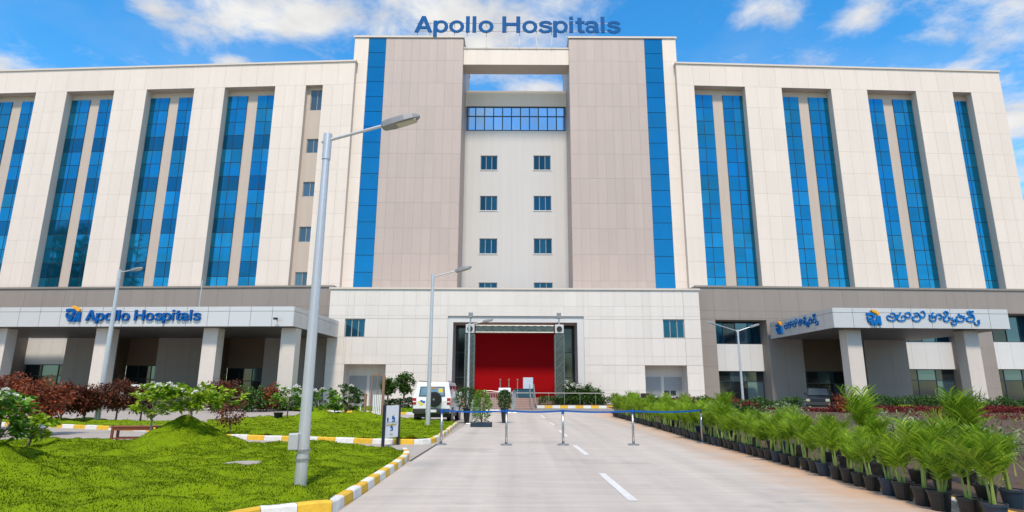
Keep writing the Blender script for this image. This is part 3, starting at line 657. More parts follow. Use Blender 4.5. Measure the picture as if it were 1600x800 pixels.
# ================================================================ PORTICOS
def portico(fr, ulo, uhi, z0, z1, back, cols, label, side, npan):
    c0 = fr.p((max(ulo, -14)+min(uhi, 14))/2, -4, 0); c0.z = 0
    root = empty('entrance_portico', c0); tag(root, label, 'portico', 'entrance porticos')
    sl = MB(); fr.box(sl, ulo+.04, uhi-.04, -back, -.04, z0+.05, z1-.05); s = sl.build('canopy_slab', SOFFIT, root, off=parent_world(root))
    zm = z0+(z1-z0)*.76
    us = [ulo+(uhi-ulo)*i/npan for i in range(npan+1)]
    for i in range(npan):
        piece('fascia_panel', fr, us[i], us[i+1], z0, zm, -.04, .05, ACP, s, gap=.03)
        piece('fascia_panel', fr, us[i], us[i+1], zm, z1, -.04, .05, ACP, s, gap=.03)
    # the side towards the drive
    e = uhi if side < 0 else ulo
    o2 = fr.p(e, 0, 0); f2 = Fr(o2.x, o2.y, fr.a+(R(90) if side < 0 else R(-90)))
    n = 8
    for i in range(n):
        a, c = back*i/n, back*(i+1)/n
        a, c = (a, c) if side < 0 else (-c, -a)
        piece('fascia_panel', f2, a, c, z0, zm, -.04, .05, ACP, s, gap=.03); piece('fascia_panel', f2, a, c, zm, z1, -.04, .05, ACP, s, gap=.03)
    # soffit boards
    nb = 20; bd = (min(uhi, 30)-max(ulo, -30))/nb
    for i in range(nb):
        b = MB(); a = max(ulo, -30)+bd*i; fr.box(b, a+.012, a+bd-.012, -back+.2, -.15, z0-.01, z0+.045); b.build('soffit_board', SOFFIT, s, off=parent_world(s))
    for (u, d, w) in cols:
        b = MB(); fr.box(b, u-w/2, u+w/2, d-1.0, d, 0, z0-.012); co = b.build('column', COLUMN, root, off=parent_world(root), bevel=.03)
        g = MB()
        for zz in np.arange(1.6, z0-.3, 1.6): fr.box(g, u-w/2-.003, u+w/2+.003, d-1.003, d+.003, zz, zz+.018)
        g.build('column_joint', CREAMB, co, off=parent_world(co))
    return root, s
cL = AT(459, 494, 46.0); FCL = Fr(cL.x, 46.0, R(-3.0))
zc0, zc1 = FCL.z(459, 510), FCL.z(459, 478.5)
colsL = [(FCL.u(x, 560, -.9), -.9, 1.2) for x in (155, 324.5, 447.5, -8)]
backL = 10.4
portico(FCL, FCL.u(-160, 490), 0, zc0, zc1, backL, colsL, 'left hospital portico with pale metal fascia on cream columns', -1, 19)
cR = AT(1302, 496, 46.0); FCR = Fr(cR.x, 46.0, R(2.6))
zd0, zd1 = FCR.z(1302, 512), FCR.z(1302, 480.5)
colsR = [(FCR.u(1336, 540, -.9), -.9, 1.2), (FCR.u(1520, 540, -.9), -.9, 1.2)]
portico(FCR, 0, FCR.u(1575.5, 495), zd0, zd1, 10.6, colsR, 'right hospital portico with pale metal fascia on two cream columns', 1, 9)
b = MB(); p = FCL.p(FCL.u(312, 473, -1.2), -1.2, zc1); b.tube([p, p+Vector((0, 0, 2.3))], .035, 6); tag(b.build('mast', GALV), 'thin grey mast standing on the roof of the left portico', 'mast')
fl = empty('flood_lamp', FCL.p(FCL.u(434, 500), .05, FCL.z(434, 500))); tag(fl, 'small black flood lamp on the fascia of the left portico', 'lamp')
b = MB().box(-.16, .16, -.5, -.28, -.02, .14); b.build('housing', BLACKP, fl, bevel=.03); MB().tube([(0, .0, -.05), (0, -.3, .02)], .03, 6).build('bracket', BLACKP, fl)

# ================================================================ LETTERING
class Sgn:
    """glyph pieces drawn in a flat local plane (x, z), extruded towards the viewer"""
    def __init__(s, fr, u, z, sc_, d, th): s.fr = fr; s.u = u; s.z = z; s.k = sc_; s.d = d; s.th = th; s.mb = MB(); s.n = 0
    def poly(s, pts, th=None):
        e = (s.n % 7)*.004; s.n += 1; th = (th or s.th)+e; n = len(pts)
        a = [s.fr.p(s.u+x*s.k, s.d, s.z+y*s.k) for x, y in pts]; f = [s.fr.p(s.u+x*s.k, s.d+th, s.z+y*s.k) for x, y in pts]
        s.mb.add(a+f, [tuple(range(n)), tuple(range(n, 2*n))]+[(i, (i+1) % n, n+(i+1) % n, n+i) for i in range(n)])
    def strip(s, L_, R_, closed=False):
        e = (s.n % 7)*.004; s.n += 1; th = s.th+e; n = len(L_)
        P = lambda q, d: s.fr.p(s.u+q[0]*s.k, d, s.z+q[1]*s.k)
        vs = [P(q, s.d) for q in L_]+[P(q, s.d) for q in R_]+[P(q, s.d+th) for q in L_]+[P(q, s.d+th) for q in R_]; fs = []
        for i in range(n if closed else n-1):
            j = (i+1) % n
            fs += [(i, j, n+j, n+i), (2*n+i, 2*n+j, 3*n+j, 3*n+i), (i, j, 2*n+j, 2*n+i), (n+i, n+j, 3*n+j, 3*n+i)]
        if not closed: fs += [(0, n, 3*n, 2*n), (n-1, 2*n-1, 4*n-1, 3*n-1)]
        s.mb.add(vs, fs)
    def rect(s, x0, x1, y0, y1): s.poly([(x0, y0), (x1, y0), (x1, y1), (x0, y1)])
    def ring(s, cx, cy, rx, ry, wx, wy, n=28):
        an = [2*math.pi*i/n for i in range(n)]
        s.strip([(cx+rx*math.cos(a), cy+ry*math.sin(a)) for a in an], [(cx+(rx-wx)*math.cos(a), cy+(ry-wy)*math.sin(a)) for a in an], True)
    def stroke(s, pts, w, sm=5):
        P = [np.array(p, float) for p in pts]; Q = []
        for i in range(len(P)-1):
            p0, p1, p2, p3 = P[max(i-1, 0)], P[i], P[i+1], P[min(i+2, len(P)-1)]
            for t in np.linspace(0, 1, sm, endpoint=False):
                Q.append(.5*((2*p1)+(-p0+p2)*t+(2*p0-5*p1+4*p2-p3)*t*t+(-p0+3*p1-3*p2+p3)*t**3))
        Q.append(P[-1]); L_ = []; R_ = []
        for i, q_ in enumerate(Q):
            t = Q[min(i+1, len(Q)-1)]-Q[max(i-1, 0)]; t = t/(np.linalg.norm(t)+1e-9); nn = np.array([-t[1], t[0]])*w/2
            L_.append(tuple(q_+nn)); R_.append(tuple(q_-nn))
        s.strip(L_, R_)
ADV = {'A': .86, 'p': .72, 'o': .74, 'l': .30, 'H': .92, 's': .66, 'i': .30, 't': .44, 'a': .70, ' ': .34}
def glyph(g, c, x, w=.175):
    xh = .72
    if c == 'A':
        g.poly([(x, 0), (x+.19, 0), (x+.50, 1), (x+.32, 1)]); g.poly([(x+.63, 0), (x+.82, 0), (x+.50, 1), (x+.32, 1)]); g.rect(x+.2, x+.62, .2, .37)
    elif c == 'H': g.rect(x, x+w+.01, 0, 1); g.rect(x+.64, x+.825, 0, 1); g.rect(x+.15, x+.68, .42, .6)
    elif c == 'l': g.rect(x+.02, x+w+.02, 0, 1)
    elif c == 'i': g.rect(x+.02, x+w+.02, 0, xh); g.rect(x+.02, x+w+.02, .82, 1)
    elif c == 'o': g.ring(x+.34, .36, .345, .38, .165, .14)
    elif c == 'p': g.rect(x, x+.17, -.27, xh); g.ring(x+.35, .36, .325, .38, .16, .14)
    elif c == 't': g.rect(x+.1, x+.29, .12, .93); g.rect(x, x+.42, .57, xh); g.stroke([(x+.195, .2), (x+.22, .09), (x+.32, .065), (x+.42, .075)], .15)
    elif c == 's': g.stroke([(x+.55, .52), (x+.48, .62), (x+.30, .655), (x+.13, .60), (x+.11, .48), (x+.22, .41), (x+.40, .36), (x+.53, .28), (x+.52, .13), (x+.36, .06), (x+.18, .07), (x+.06, .21)], .155, 5)
    elif c == 'a': g.stroke([(x+.06, .50), (x+.13, .62), (x+.30, .66), (x+.47, .60), (x+.52, .45), (x+.52, .2), (x+.57, 0)], .17); g.ring(x+.27, .22, .25, .235, .15, .13)
def latin(text, fr, u0, u1, z0, capz, d, th, m, name, label, group=None, holder=None):
    """one thing per sign: every letter is a part"""
    tot = sum(ADV[c] for c in text)-.08; k = (capz-z0); sx = (u1-u0)/(tot*k)
    root = empty(name, fr.p((u0+u1)/2, d, z0)); tag(root, label, 'sign', group)
    x = 0
    for c in text:
        if c != ' ':
            g = Sgn(fr, 0, z0, 1.0, d, th); g.k = 1.0
            class W(Sgn): pass
            glyph(g, c, x)
            # scale the pieces about the text origin
            vs = []
            for v in g.mb.v:
                q = Vector(v)-fr.o; uu = q.dot(fr.U); dd = q.dot(fr.N); vs.append(fr.p(u0+uu*k*sx, dd, z0+(v[2]-z0)*k))
            g.mb.v = [tuple(v) for v in vs]; g.mb.build('letter', m, root, off=parent_world(root))
        x += ADV[c]
    return root
# rooftop sign on its steel frame
FSg = Fr(0, 61.4, 0)
za_, zc_ = FSg.z(808, 51.5), FSg.z(808, 26.5)
rs = latin('Apollo Hospitals', FSg, FSg.u(648, 40), FSg.u(968, 40), za_, zc_, 0, .12, mat('roof_sign_blue', (.002, .082, .26), .6, var=.03, spec=.12), 'rooftop_sign', 'large blue lettering reading Apollo Hospitals standing on the roof')
b = MB()
for px in (652, 672, 710, 730, 760, 792, 812, 838, 862, 885, 905, 930, 962):
    u = FSg.u(px, 45); zb = zb1+.16 if bl+.3 < u < br-.3 else ZT+.2
    FSg.box(b, u-.035, u+.035, -.22, -.15, zb, za_+.75*(zc_-za_))
for f in (.12, .62): FSg.box(b, FSg.u(650, 45), FSg.u(966, 45), -.14, -.06, za_+f*(zc_-za_), za_+f*(zc_-za_)+.05)
b.build('support_frame', mat('frame_pale', (.55, .5, .46), .6), rs, off=parent_world(rs))
# left portico sign
latin('Apollo Hospitals', FCL, FCL.u(135, 494, .05), FCL.u(313.5, 494, .05), FCL.z(225, 501, .05), FCL.z(225, 484.5, .05), .03, .14, BLUE, 'portico_sign', 'blue lettering reading Apollo Hospitals on the left portico')
def emblem(fr, u0, u1, z0, z1, d, label):
    root = empty('emblem', fr.p((u0+u1)/2, d, z0)); tag(root, label, 'emblem', 'hospital emblems')
    def put(name, polys, m, th):
        g = Sgn(fr, 0, 0, 1, d, th)
        for P in polys: g.poly([(u0+(u1-u0)*(x-105)/160, z0+(z1-z0)*(245-y)/175) for x, y in P])
        g.mb.build(name, m, root, off=parent_world(root))
    put('figure', [[(105, 106), (150, 100), (180, 112), (200, 135), (196, 165), (186, 178), (128, 178), (128, 166), (170, 164), (176, 146), (160, 132), (132, 130), (132, 140), (106, 140)],
                   [(106, 150), (124, 150), (124, 184), (182, 186), (166, 206), (150, 222), (128, 212), (110, 190)],
                   [(216, 150), (230, 140), (262, 140), (266, 246), (236, 246), (232, 214), (212, 246), (178, 246), (206, 196)],
                   [(140, 230), (178, 200), (196, 190), (170, 240), (150, 246)]], BLUEL if 'right' in label else BLUE, .12)
    put('flame', [[(158, 76), (182, 68), (222, 84), (250, 104), (248, 130), (226, 128), (206, 108), (176, 98)]], ORANGE, .14)
    return root
emblem(FCL, FCL.u(103, 494, .05), FCL.u(127, 494, .05), FCL.z(115, 502.5, .05), FCL.z(115, 478, .05), .03, 'blue figure emblem with orange flame on the left portico')
# Telugu lettering, drawn stroke by stroke in the sign's own units
TEL = [[(398, 120), (425, 112), (450, 130), (454, 168), (428, 196), (388, 200), (356, 184), (352, 154), (372, 142), (392, 152), (412, 158), (440, 152)],
       [(470, 132), (490, 142), (520, 104)], [(492, 148), (468, 166), (476, 192), (512, 200), (552, 192), (572, 166), (560, 142), (530, 148), (520, 170)], [(560, 142), (590, 162), (618, 158), (628, 130), (618, 106), (588, 108), (572, 126)],
       [(720, 150), (694, 140), (680, 154), (652, 158), (650, 184), (682, 202), (724, 196), (744, 172), (738, 132), (710, 108), (676, 118)], [(738, 132), (762, 158), (792, 150), (804, 120), (788, 88), (760, 100)],
       [(850, 128), (872, 140), (908, 100)], [(878, 146), (852, 164), (858, 192), (892, 200), (922, 186), (926, 156), (900, 146), (890, 170)], [(926, 156), (948, 128), (984, 124), (1000, 146), (988, 172), (962, 166)],
       [(1018, 146), (1038, 156), (1070, 120)], [(1040, 160), (1018, 176), (1030, 198), (1062, 200), (1086, 180), (1080, 152)], [(1046, 118), (1036, 100), (1058, 88), (1080, 100), (1076, 124), (1052, 130)], [(1080, 152), (1110, 172), (1130, 160)], [(1104, 206), (1112, 234), (1146, 238), (1166, 216), (1158, 182), (1132, 190), (1138, 214)],
       [(1206, 108), (1214, 130)], [(1246, 134), (1206, 136), (1176, 156), (1180, 190), (1216, 202), (1254, 190), (1264, 162), (1240, 150), (1216, 160)], [(1240, 150), (1276, 140)],
       [(1366, 154), (1336, 142), (1320, 158), (1292, 164), (1296, 192), (1334, 202), (1374, 190), (1386, 158), (1362, 122), (1318, 118)], [(1314, 112), (1322, 88), (1388, 86), (1352, 106), (1388, 140)], [(1378, 206), (1388, 234), (1418, 236), (1440, 212), (1420, 196)], [(1420, 196), (1446, 186)]]
def telugu(fr, u0, u1, z0, z1, d, label):
    root = empty('portico_sign', fr.p((u0+u1)/2, d, z0)); tag(root, label, 'sign', None)
    groups = [(0, 1), (1, 4), (4, 6), (6, 9), (9, 14), (14, 17), (17, 21)]
    for a, c in groups:
        g = Sgn(fr, 0, 0, 1, d, .13); ku = (u1-u0)/1105; kz = (z1-z0)/155
        h = Sgn(Fr(0, 0, 0), 0, 0, 1, 0, .06)
        for st in TEL[a:c]: h.stroke([(x-345, 240-y) for x, y in st], 15, 6)
        g.mb.f = h.mb.f; g.mb.v = [tuple(fr.p(u0+v[0]*ku, d-v[1], z0+v[2]*kz)) for v in h.mb.v]
        g.mb.build('letter', BLUEL, root, off=parent_world(root))
telugu(FCR, FCR.u(1385, 494, .05), FCR.u(1530, 494, .05), FCR.z(1458, 507, .05), FCR.z(1458, 486, .05), .03, 'blue Telugu lettering on the front fascia of the right portico')
emblem(FCR, FCR.u(1353.5, 494, .05), FCR.u(1375, 494, .05), FCR.z(1364, 508, .05), FCR.z(1364, 484, .05), .03, 'blue figure emblem with orange flame on the front of the right portico')
o2 = FCR.p(0, 0, 0); FS2 = Fr(o2.x, o2.y, FCR.a-R(90))
telugu(FS2, FS2.u(1226, 508), FS2.u(1279, 500), zd0+.45, zd0+1.35, .03, 'blue Telugu lettering on the dark side of the right portico')
emblem(FS2, FS2.u(1214, 512), FS2.u(1223, 510), zd0+.3, zd0+1.45, .03, 'blue emblem on the dark side of the right portico')

# ================================================================ EVENT TRUSS at the entrance
TY = 54.6
tr = empty('lighting_truss', (AT(806, 620, TY).x, TY, .0)); tag(tr, 'mirrored box truss gate with square corner blocks framing the red hall', 'truss')
zt0 = AT(806, 521, TY).z; zt1 = AT(806, 508, TY).z; x0, x1 = AT(735, 514, TY).x, AT(873.5, 514, TY).x; hw = .40
FOIL = mat('truss_metal', (.10, .112, .095), .25, metal=.6, var=.8, scale=2.6)
TRUSS = mat('truss_tube', (.22, .225, .215), .4, metal=.6, var=.3, scale=4)
def truss(p, q, w, name):
    p, q = Vector(p), Vector(q); b = MB(); d = (q-p).normalized(); a = Vector((0, 1, 0)); c = d.cross(a); L_ = (q-p).length
    cs = [p+a*sx*w/2+c*sy*w/2 for sx, sy in ((-1, -1), (1, -1), (1, 1), (-1, 1))]
    for s in cs: b.tube([s, s+d*L_], .045, 6)
    n = max(2, int(L_/w))
    for i in range(n):
        for k in range(4):
            b.tube([cs[k]+d*L_*i/n, cs[(k+1) % 4]+d*L_*(i+1)/n], .022, 5, cap=False)
    o = b.build(name, TRUSS, tr, off=tr.location); s = MB(); e = w/2-.05
    s.hexa([p+a*e*sx+c*e*sy for sx, sy in ((-1, -1), (1, -1), (1, 1), (-1, 1))]+[q+a*e*sx+c*e*sy for sx, sy in ((-1, -1), (1, -1), (1, 1), (-1, 1))])
    s.build('foil_wrap', FOIL, o, off=parent_world(o))
zm = (zt0+zt1)/2
truss((x0, TY, .84), (x0, TY, zt0-.1), .8, 'truss_upright'); truss((x1, TY, .84), (x1, TY, zt0-.1), .8, 'truss_upright'); truss((x0+.5, TY, zm), (x1-.5, TY, zm), .62, 'truss_beam')
for x in (x0, x1):
    b = MB().box(x-.40, x+.40, TY-.42, TY+.42, zm-.40, zm+.40); c = b  .build('corner_block', mat('corner_plate', (.5, .5, .48), .5), tr, off=tr.location, bevel=.05)
    MB().tube([(x, TY-.48, zm), (x, TY-.40, zm)], .25, 14).build('spotlight', BLACKP, c, off=parent_world(c))
    MB().tube([(x, TY, zm+.4), (x, TY, zm+1.15)], .07, 8).build('hoist_pole', STEEL, tr, off=tr.location)
    MB().box(x-.19, x+.19, TY-.2, TY+.2, zm+1.0, zm+1.55).build('hoist_motor', LAMPG, tr, off=tr.location, bevel=.04)

# ================================================================ STREET LAMPS
def lamp_head(parent, p, d, L_=.62, w=.21, tilt=0):
    """cobra head along the direction d from point p"""
    d = Vector(d).normalized(); s = d.cross(Vector((0, 0, 1))).normalized(); up = s.cross(d)
    prof = [(0, .055, .05, -.05), (.05, .085, .062, -.06), (.30, .5*w, .075, -.062), (.62, .52*w, .07, -.055), (.85, .42*w, .058, -.045), (1.0, .12*w, .02, -.02)]
    b = MB(); rings = []
    for (t, hw_, a, c) in prof:
        o = Vector(p)+d*L_*t; k = L_/.62
        rings.append([o-s*hw_+up*c*k, o-s*hw_*.96+up*a*.5*k, o-s*hw_*.5+up*a*k, o+s*hw_*.5+up*a*k, o+s*hw_*.96+up*a*.5*k, o+s*hw_+up*c*k])
    n = 6; vs = [v for r in rings for v in r]; fs = []
    for i in range(len(rings)-1):
        for j in range(n): fs.append((i*n+j, i*n+(j+1) % n, (i+1)*n+(j+1) % n, (i+1)*n+j))
    fs += [tuple(range(n)), tuple(range((len(rings)-1)*n, len(rings)*n))]
    h = b.add(vs, fs).build('lamp_head', LAMPG, parent, off=parent_world(parent), bevel=.008)
    g = MB(); k = L_/.62; o0 = Vector(p)+d*L_*.40-up*.058*k; o1 = Vector(p)+d*L_*.9-up*.05*k
    g.hexa([o0-s*.37*w-up*.018, o1-s*.28*w-up*.018, o1+s*.28*w-up*.018, o0+s*.37*w-up*.018, o0-s*.37*w+up*.01, o1-s*.28*w+up*.01, o1+s*.28*w+up*.01, o0+s*.37*w+up*.01])
    g.build('lens', LAMPL, h, off=parent_world(h))
def street_lamp(base, top_z, arms, label, r0=.085, r1=.05, box=False, headL=.62):
    base = Vector(base); root = empty('street_lamp', base); tag(root, label, 'street lamp', 'street lamps')
    t = Vector((base.x, base.y, top_z))
    MB().tube([base-Vector((0, 0, .1)), base+Vector((0, 0, top_z*.5)), t], [r0, (r0+r1)/2, r1], 14).build('pole', GALV, root, off=base, smooth=False)
    MB().tube([t-Vector((0, 0, .42)), t+Vector((0, 0, .04))], r1+.014, 14).build('pole_cap', GALV, root, off=base)
    MB().box(base.x-.2, base.x+.2, base.y-.2, base.y+.2, .0, .05).build('base_plate', GALV, root, off=base)
    for (dx, dy, dz) in arms:
        e = t+Vector((dx, dy, dz)); st = t-Vector((0, 0, .1))-Vector((dx, dy, 0)).normalized()*.1
        MB().tube([st, e], .026 if r0 > .07 else .03, 8).build('arm', GALV, root, off=base)
        dd = (e-st).normalized(); lamp_head(root, e-dd*.03, dd+Vector((0, 0, .0)), headL, .21*headL/.62)
    if box:
        b = MB().box(base.x-.19, base.x-.045, base.y-.13, base.y+.02, .62, .86); bx = b.build('junction_box', LAMPG if 0 else GALV, root, off=base, bevel=.012)
        MB().tube([base+Vector((0, 0, .6)), base+Vector((0, 0, .63))], r0+.02, 14).build('strap', LAMPG, root, off=base)
        MB().tube([base+Vector((0, 0, .47)), base+Vector((0, 0, .50))], r0+.015, 14).build('strap', LAMPG, root, off=base)
    return root
b1 = G(468, 771, .0); zt = AT(505, 213, b1.y).z
hx = AT(602, 201, b1.y)
street_lamp(b1, zt, [(hx.x-b1.x-.0, -.12, hx.z-zt)], 'tall galvanised street lamp standing on the front lawn, nearest to the camera', r0=.092, r1=.056, box=True, headL=.66)
b2 = G(668, 669); zt = AT(672, 430, b2.y).z; hx = AT(713, 424, b2.y)
street_lamp(b2, zt, [(hx.x-b2.x, -.1, hx.z-zt)], 'galvanised street lamp in front of the white jeep', r0=.1, r1=.06, headL=.72)
b3 = Vector((AT(731.5, 600, 41).x, 41, 0)); zt = AT(733, 506, 41).z; hx = AT(755, 503, 41)
street_lamp(b3, zt, [(hx.x-b3.x, -.1, hx.z-zt)], 'white street lamp in front of the left dark glass of the entrance', r0=.09, r1=.06, headL=.75)
b4 = G(151, 660); zt = AT(185, 423, b4.y).z; hx = AT(206, 422.5, b4.y)
street_lamp(b4, zt, [(hx.x-AT(185, 423, b4.y).x, -.1, hx.z-zt)], 'galvanised street lamp rising between the red shrubs before the left portico', r0=.13, r1=.07, headL=.6)
b5 = Vector((AT(1156, 560, 45).x, 45, 0)); zt = AT(1153, 516, 45).z; ha = AT(1118, 507, 45); hc = AT(1172, 511, 45)
street_lamp(b5, zt, [(ha.x-b5.x, -.05, ha.z-zt), (hc.x-b5.x, -.05, hc.z-zt)], 'white street lamp with two arms behind the palms on the right', r0=.1, r1=.06, headL=.75)

# ================================================================ QUEUE POSTS
qp = [G(689, 695), G(791, 695.5), G(880, 695.5), G(990, 695.5), G(1098, 692.5)]
QL = ['leftmost chrome queue post, beside the kerb', 'second chrome queue post from the left, in the road', 'middle chrome queue post of the blue belt line', 'fourth chrome queue post from the left, in the road', 'rightmost chrome queue post, among the potted palms']
for i, p in enumerate(qp):
    r = empty('queue_post', p); tag(r, QL[i], 'queue post', 'queue posts with blue belt')
    MB().lathe([(.17, 0), (.17, .012), (.15, .03), (.05, .045)], 24).build('base', STEEL, r, smooth=False)
    MB().lathe([(.034, .04), (.034, .87)], 16).build('post', STEEL, r, smooth=True)
    MB().lathe([(.04, .86), (.04, .955), (.03, .965)], 16).build('head', NAVY if i in (4,) else BELT, r)
    if i < 4:
        n = qp[i+1]-p; L_ = n.length; d = n.normalized(); b = MB(); k = 12; sid = Vector((-d.y, d.x, 0))*.003
        vs = []
        for j in range(k+1):
            t = j/k; c = d*(.04+(L_-.08)*t)+Vector((0, 0, .935-.035*math.sin(math.pi*t))); vs += [c+sid-Vector((0, 0, .023)), c+sid+Vector((0, 0, .023)), c-sid+Vector((0, 0, .023)), c-sid-Vector((0, 0, .023))]
        fs = [(a*4+m_, a*4+(m_+1) % 4, (a+1)*4+(m_+1) % 4, (a+1)*4+m_) for a in range(k) for m_ in range(4)]
        b.add(vs, fs).build('belt', BELT, r)

# ================================================================ VEHICLES
def suv(name, loc, rz, paint, label, spare=True, sticker=True):
    root = empty(name, loc, rz); tag(root, label, 'car')
    w = lambda z: .87 if z < 1.12 else .87-.13*(z-1.12)/.74
    prof = [(-2.0, .42), (-2.04, .6), (-2.03, 1.0), (-1.98, 1.14), (-1.87, 1.74), (-1.74, 1.86), (.42, 1.86), (.62, 1.78), (1.02, 1.16), (1.86, 1.06), (1.98, .96), (2.02, .42)]
    b = MB(); n = len(prof); vs = [(-w(z), y, z) for y, z in prof]+[(w(z), y, z) for y, z in prof]
    b.add(vs, [tuple(range(n)), tuple(range(2*n-1, n-1, -1))]+[(i, (i+1) % n, n+(i+1) % n, n+i) for i in range(n)])
    body = b.build('body', paint, root, bevel=.06)
    # rear window, side windows, windscreen: panes set proud of the body
    def slab(pts, nrm, th, m, nm, par):
        nv = Vector(nrm).normalized()*th; vs = [Vector(p)-nv for p in pts]+[Vector(p)+nv for p in pts]; k = len(pts)
        return MB().add(vs, [tuple(range(k)), tuple(range(k, 2*k))]+[(i, (i+1) % k, k+(i+1) % k, k+i) for i in range(k)]).build(nm, m, par, bevel=.01)
    ry = lambda z: -1.98+.11*(z-1.14)/.6
    nr = (0, -.6, -.11)
    WG = mat('car_glass', (.03, .045, .05), .05, var=.3, scale=3, spec=.8)
    slab([(-.62, ry(1.2), 1.2), (.62, ry(1.2), 1.2), (.57, ry(1.66), 1.66), (-.57, ry(1.66), 1.66)], (0, -1, .18), .012, MULL, 'rear_window', root)
    slab([(-.57, ry(1.24)-.008, 1.24), (.57, ry(1.24)-.008, 1.24), (.53, ry(1.62)-.008, 1.62), (-.53, ry(1.62)-.008, 1.62)], (0, -1, .18), .012, mat('rear_glass', (.20, .30, .33), .08, metal=.5, var=.5, scale=4), 'rear_glass', root)
    for sx in (-1, 1):
        for (y0, y1) in ((-1.72, -.95), (-.85, -.05), (.05, .62)):
            t1 = y1 if y1 < .5 else .52; pts = [(sx*w(1.22), y0, 1.22), (sx*w(1.22), y1 if y1 < .5 else .86, 1.22), (sx*w(1.7), t1, 1.7), (sx*w(1.7), y0+.03, 1.7)]
            slab(pts, (sx, 0, .17), .014, WG, 'side_window', root)
        slab([(sx*.872, -.9, .5), (sx*.872, -.885, .5), (sx*.872, -.885, 1.15), (sx*.872, -.9, 1.15)], (sx, 0, 0), .004, MULL, 'door_seam', root)
        MB().box(sx*.86-.025, sx*.86+.025, -.80, -.66, 1.05, 1.08).build('door_handle', BLACKP, root)
        MB().box(min(sx*.90, sx*1.06), max(sx*.90, sx*1.06), .62, .72, 1.22, 1.42).build('mirror', paint if paint is CARW else BLACKP, root, bevel=.03)
        tl = MB().box(min(sx*.72, sx*.885), max(sx*.72, sx*.885), -2.06, -1.92, .84, 1.14).build('tail_lamp', REDL, root, bevel=.015)
        MB().box(min(sx*.73, sx*.87), max(sx*.73, sx*.87), -2.066, -2.05, .95, 1.0).build('reversing_lens', SIGNW, tl)
        MB().box(min(sx*.56, sx*.84), max(sx*.56, sx*.84), 1.96, 2.05, .72, .92).build('headlamp', LAMPL, root, bevel=.02)
        MB().tube([(sx*.70, -1.6, 1.92), (sx*.70, .35, 1.92)], .02, 6).build('roof_rail', BLACKP, root)
        for y in (-1.25, 1.28):
            x = sx*.76
            MB().tube([(x-.11, y, .36), (x-.10, y, .36), (x+.10, y, .36), (x+.11, y, .36)], [.30, .36, .36, .30], 22).build('tyre', TYRE, root)
            MB().tube([(x-.118, y, .36), (x+.118, y, .36)], .2, 14).build('rim', LAMPG, root)
            a = MB(); a.tube([(sx*.80, y, .38), (sx*.876, y, .38)], .43, 22); a.build('wheel_arch', BLACKP, root)
    slab([(-.72, 1.0-.01, 1.22), (.72, 1.0-.01, 1.22), (.64, .66, 1.74), (-.64, .66, 1.74)], (0, .85, .55), .015, WG, 'windscreen', root)
    MB().box(-.86, .86, -2.14, -1.98, .44, .66).build('rear_bumper', mat('bumper_grey', (.03, .03, .032), .6), root, bevel=.03)
    MB().box(-.86, .86, 1.98, 2.12, .42, .66).build('front_bumper', MATS['bumper_grey'], root, bevel=.03)
    MB().box(-.5, .5, 2.0, 2.06, .72, .94).build('grille', BLACKP, root)
    MB().box(-.80, .80, -1.95, 1.9, .26, .46).build('underbody', BLACKP, root)
    MB().box(-.24, .26, -2.16, -2.135, .50, .62).build('number_plate', SIGNW, root)
    sm = MB().box(-.60, .60, -2.046, -2.03, .655, .665); sm.build('tailgate_seam', MULL, root)
    if spare:
        sx = .14
        sp = MB().tube([(sx, -2.25, 1.08), (sx, -2.23, 1.08), (sx, -2.07, 1.08), (sx, -2.05, 1.08)], [.29, .345, .345, .30], 26).build('spare_wheel', TYRE, root)
        MB().tube([(sx, -2.262, 1.08), (sx, -2.24, 1.08)], .17, 18).build('spare_cover', BLACKP, sp); MB().tube([(sx, -2.27, 1.08), (sx, -2.25, 1.08)], .05, 10).build('hub', LAMPG, sp)
        MB().box(sx-.05, sx+.05, -2.1, -1.98, .9, 1.25).build('wheel_carrier', BLACKP, root)
    if sticker:
        for pts, m in (([(-.56, 1.02), (-.44, 1.06), (-.40, .98), (-.36, 1.03), (-.30, 1.0), (-.32, .90), (-.42, .92)], BLUEL), ([(-.64, .96), (-.58, 1.0), (-.5, .92), (-.42, .90), (-.36, .84), (-.5, .78), (-.56, .86)], mat('decal_yellow', (.72, .60, .06), .5))):
            k = len(pts); MB().add([(x, -2.042, z) for x, z in pts]+[(x, -2.03, z) for x, z in pts], [tuple(range(k)), tuple(range(k, 2*k))]+[(i, (i+1) % k, k+(i+1) % k, k+i) for i in range(k)]).build('decal', m, root)
        MB().box(-.16, .2, ry(1.6)-.045, ry(1.6)-.02, 1.56, 1.62).build('window_sticker', mat('decal_orange', (.5, .3, .12), .5), root); MB().box(.3, .5, ry(1.5)-.04, ry(1.5)-.02, 1.36, 1.58).build('window_sticker', MATS['decal_yellow'], root)
    return root
cp_ = G(676, 661.5)
suv('parked_jeep', (cp_.x, cp_.y+2.05, 0), R(-2.5), CARW, 'white jeep parked with its rear and spare wheel to the camera')
p = AT(1284, 615, 50); suv('parked_jeep', (p.x, 50.5, 0), R(150), CARK, 'black jeep standing in the shade of the right portico', spare=False, sticker=False)
p = AT(216, 600, 50); suv('parked_jeep', (p.x, 50.2, 0), R(75), CARW, 'pale jeep half hidden behind the shrubs under the left portico', spare=False, sticker=False)

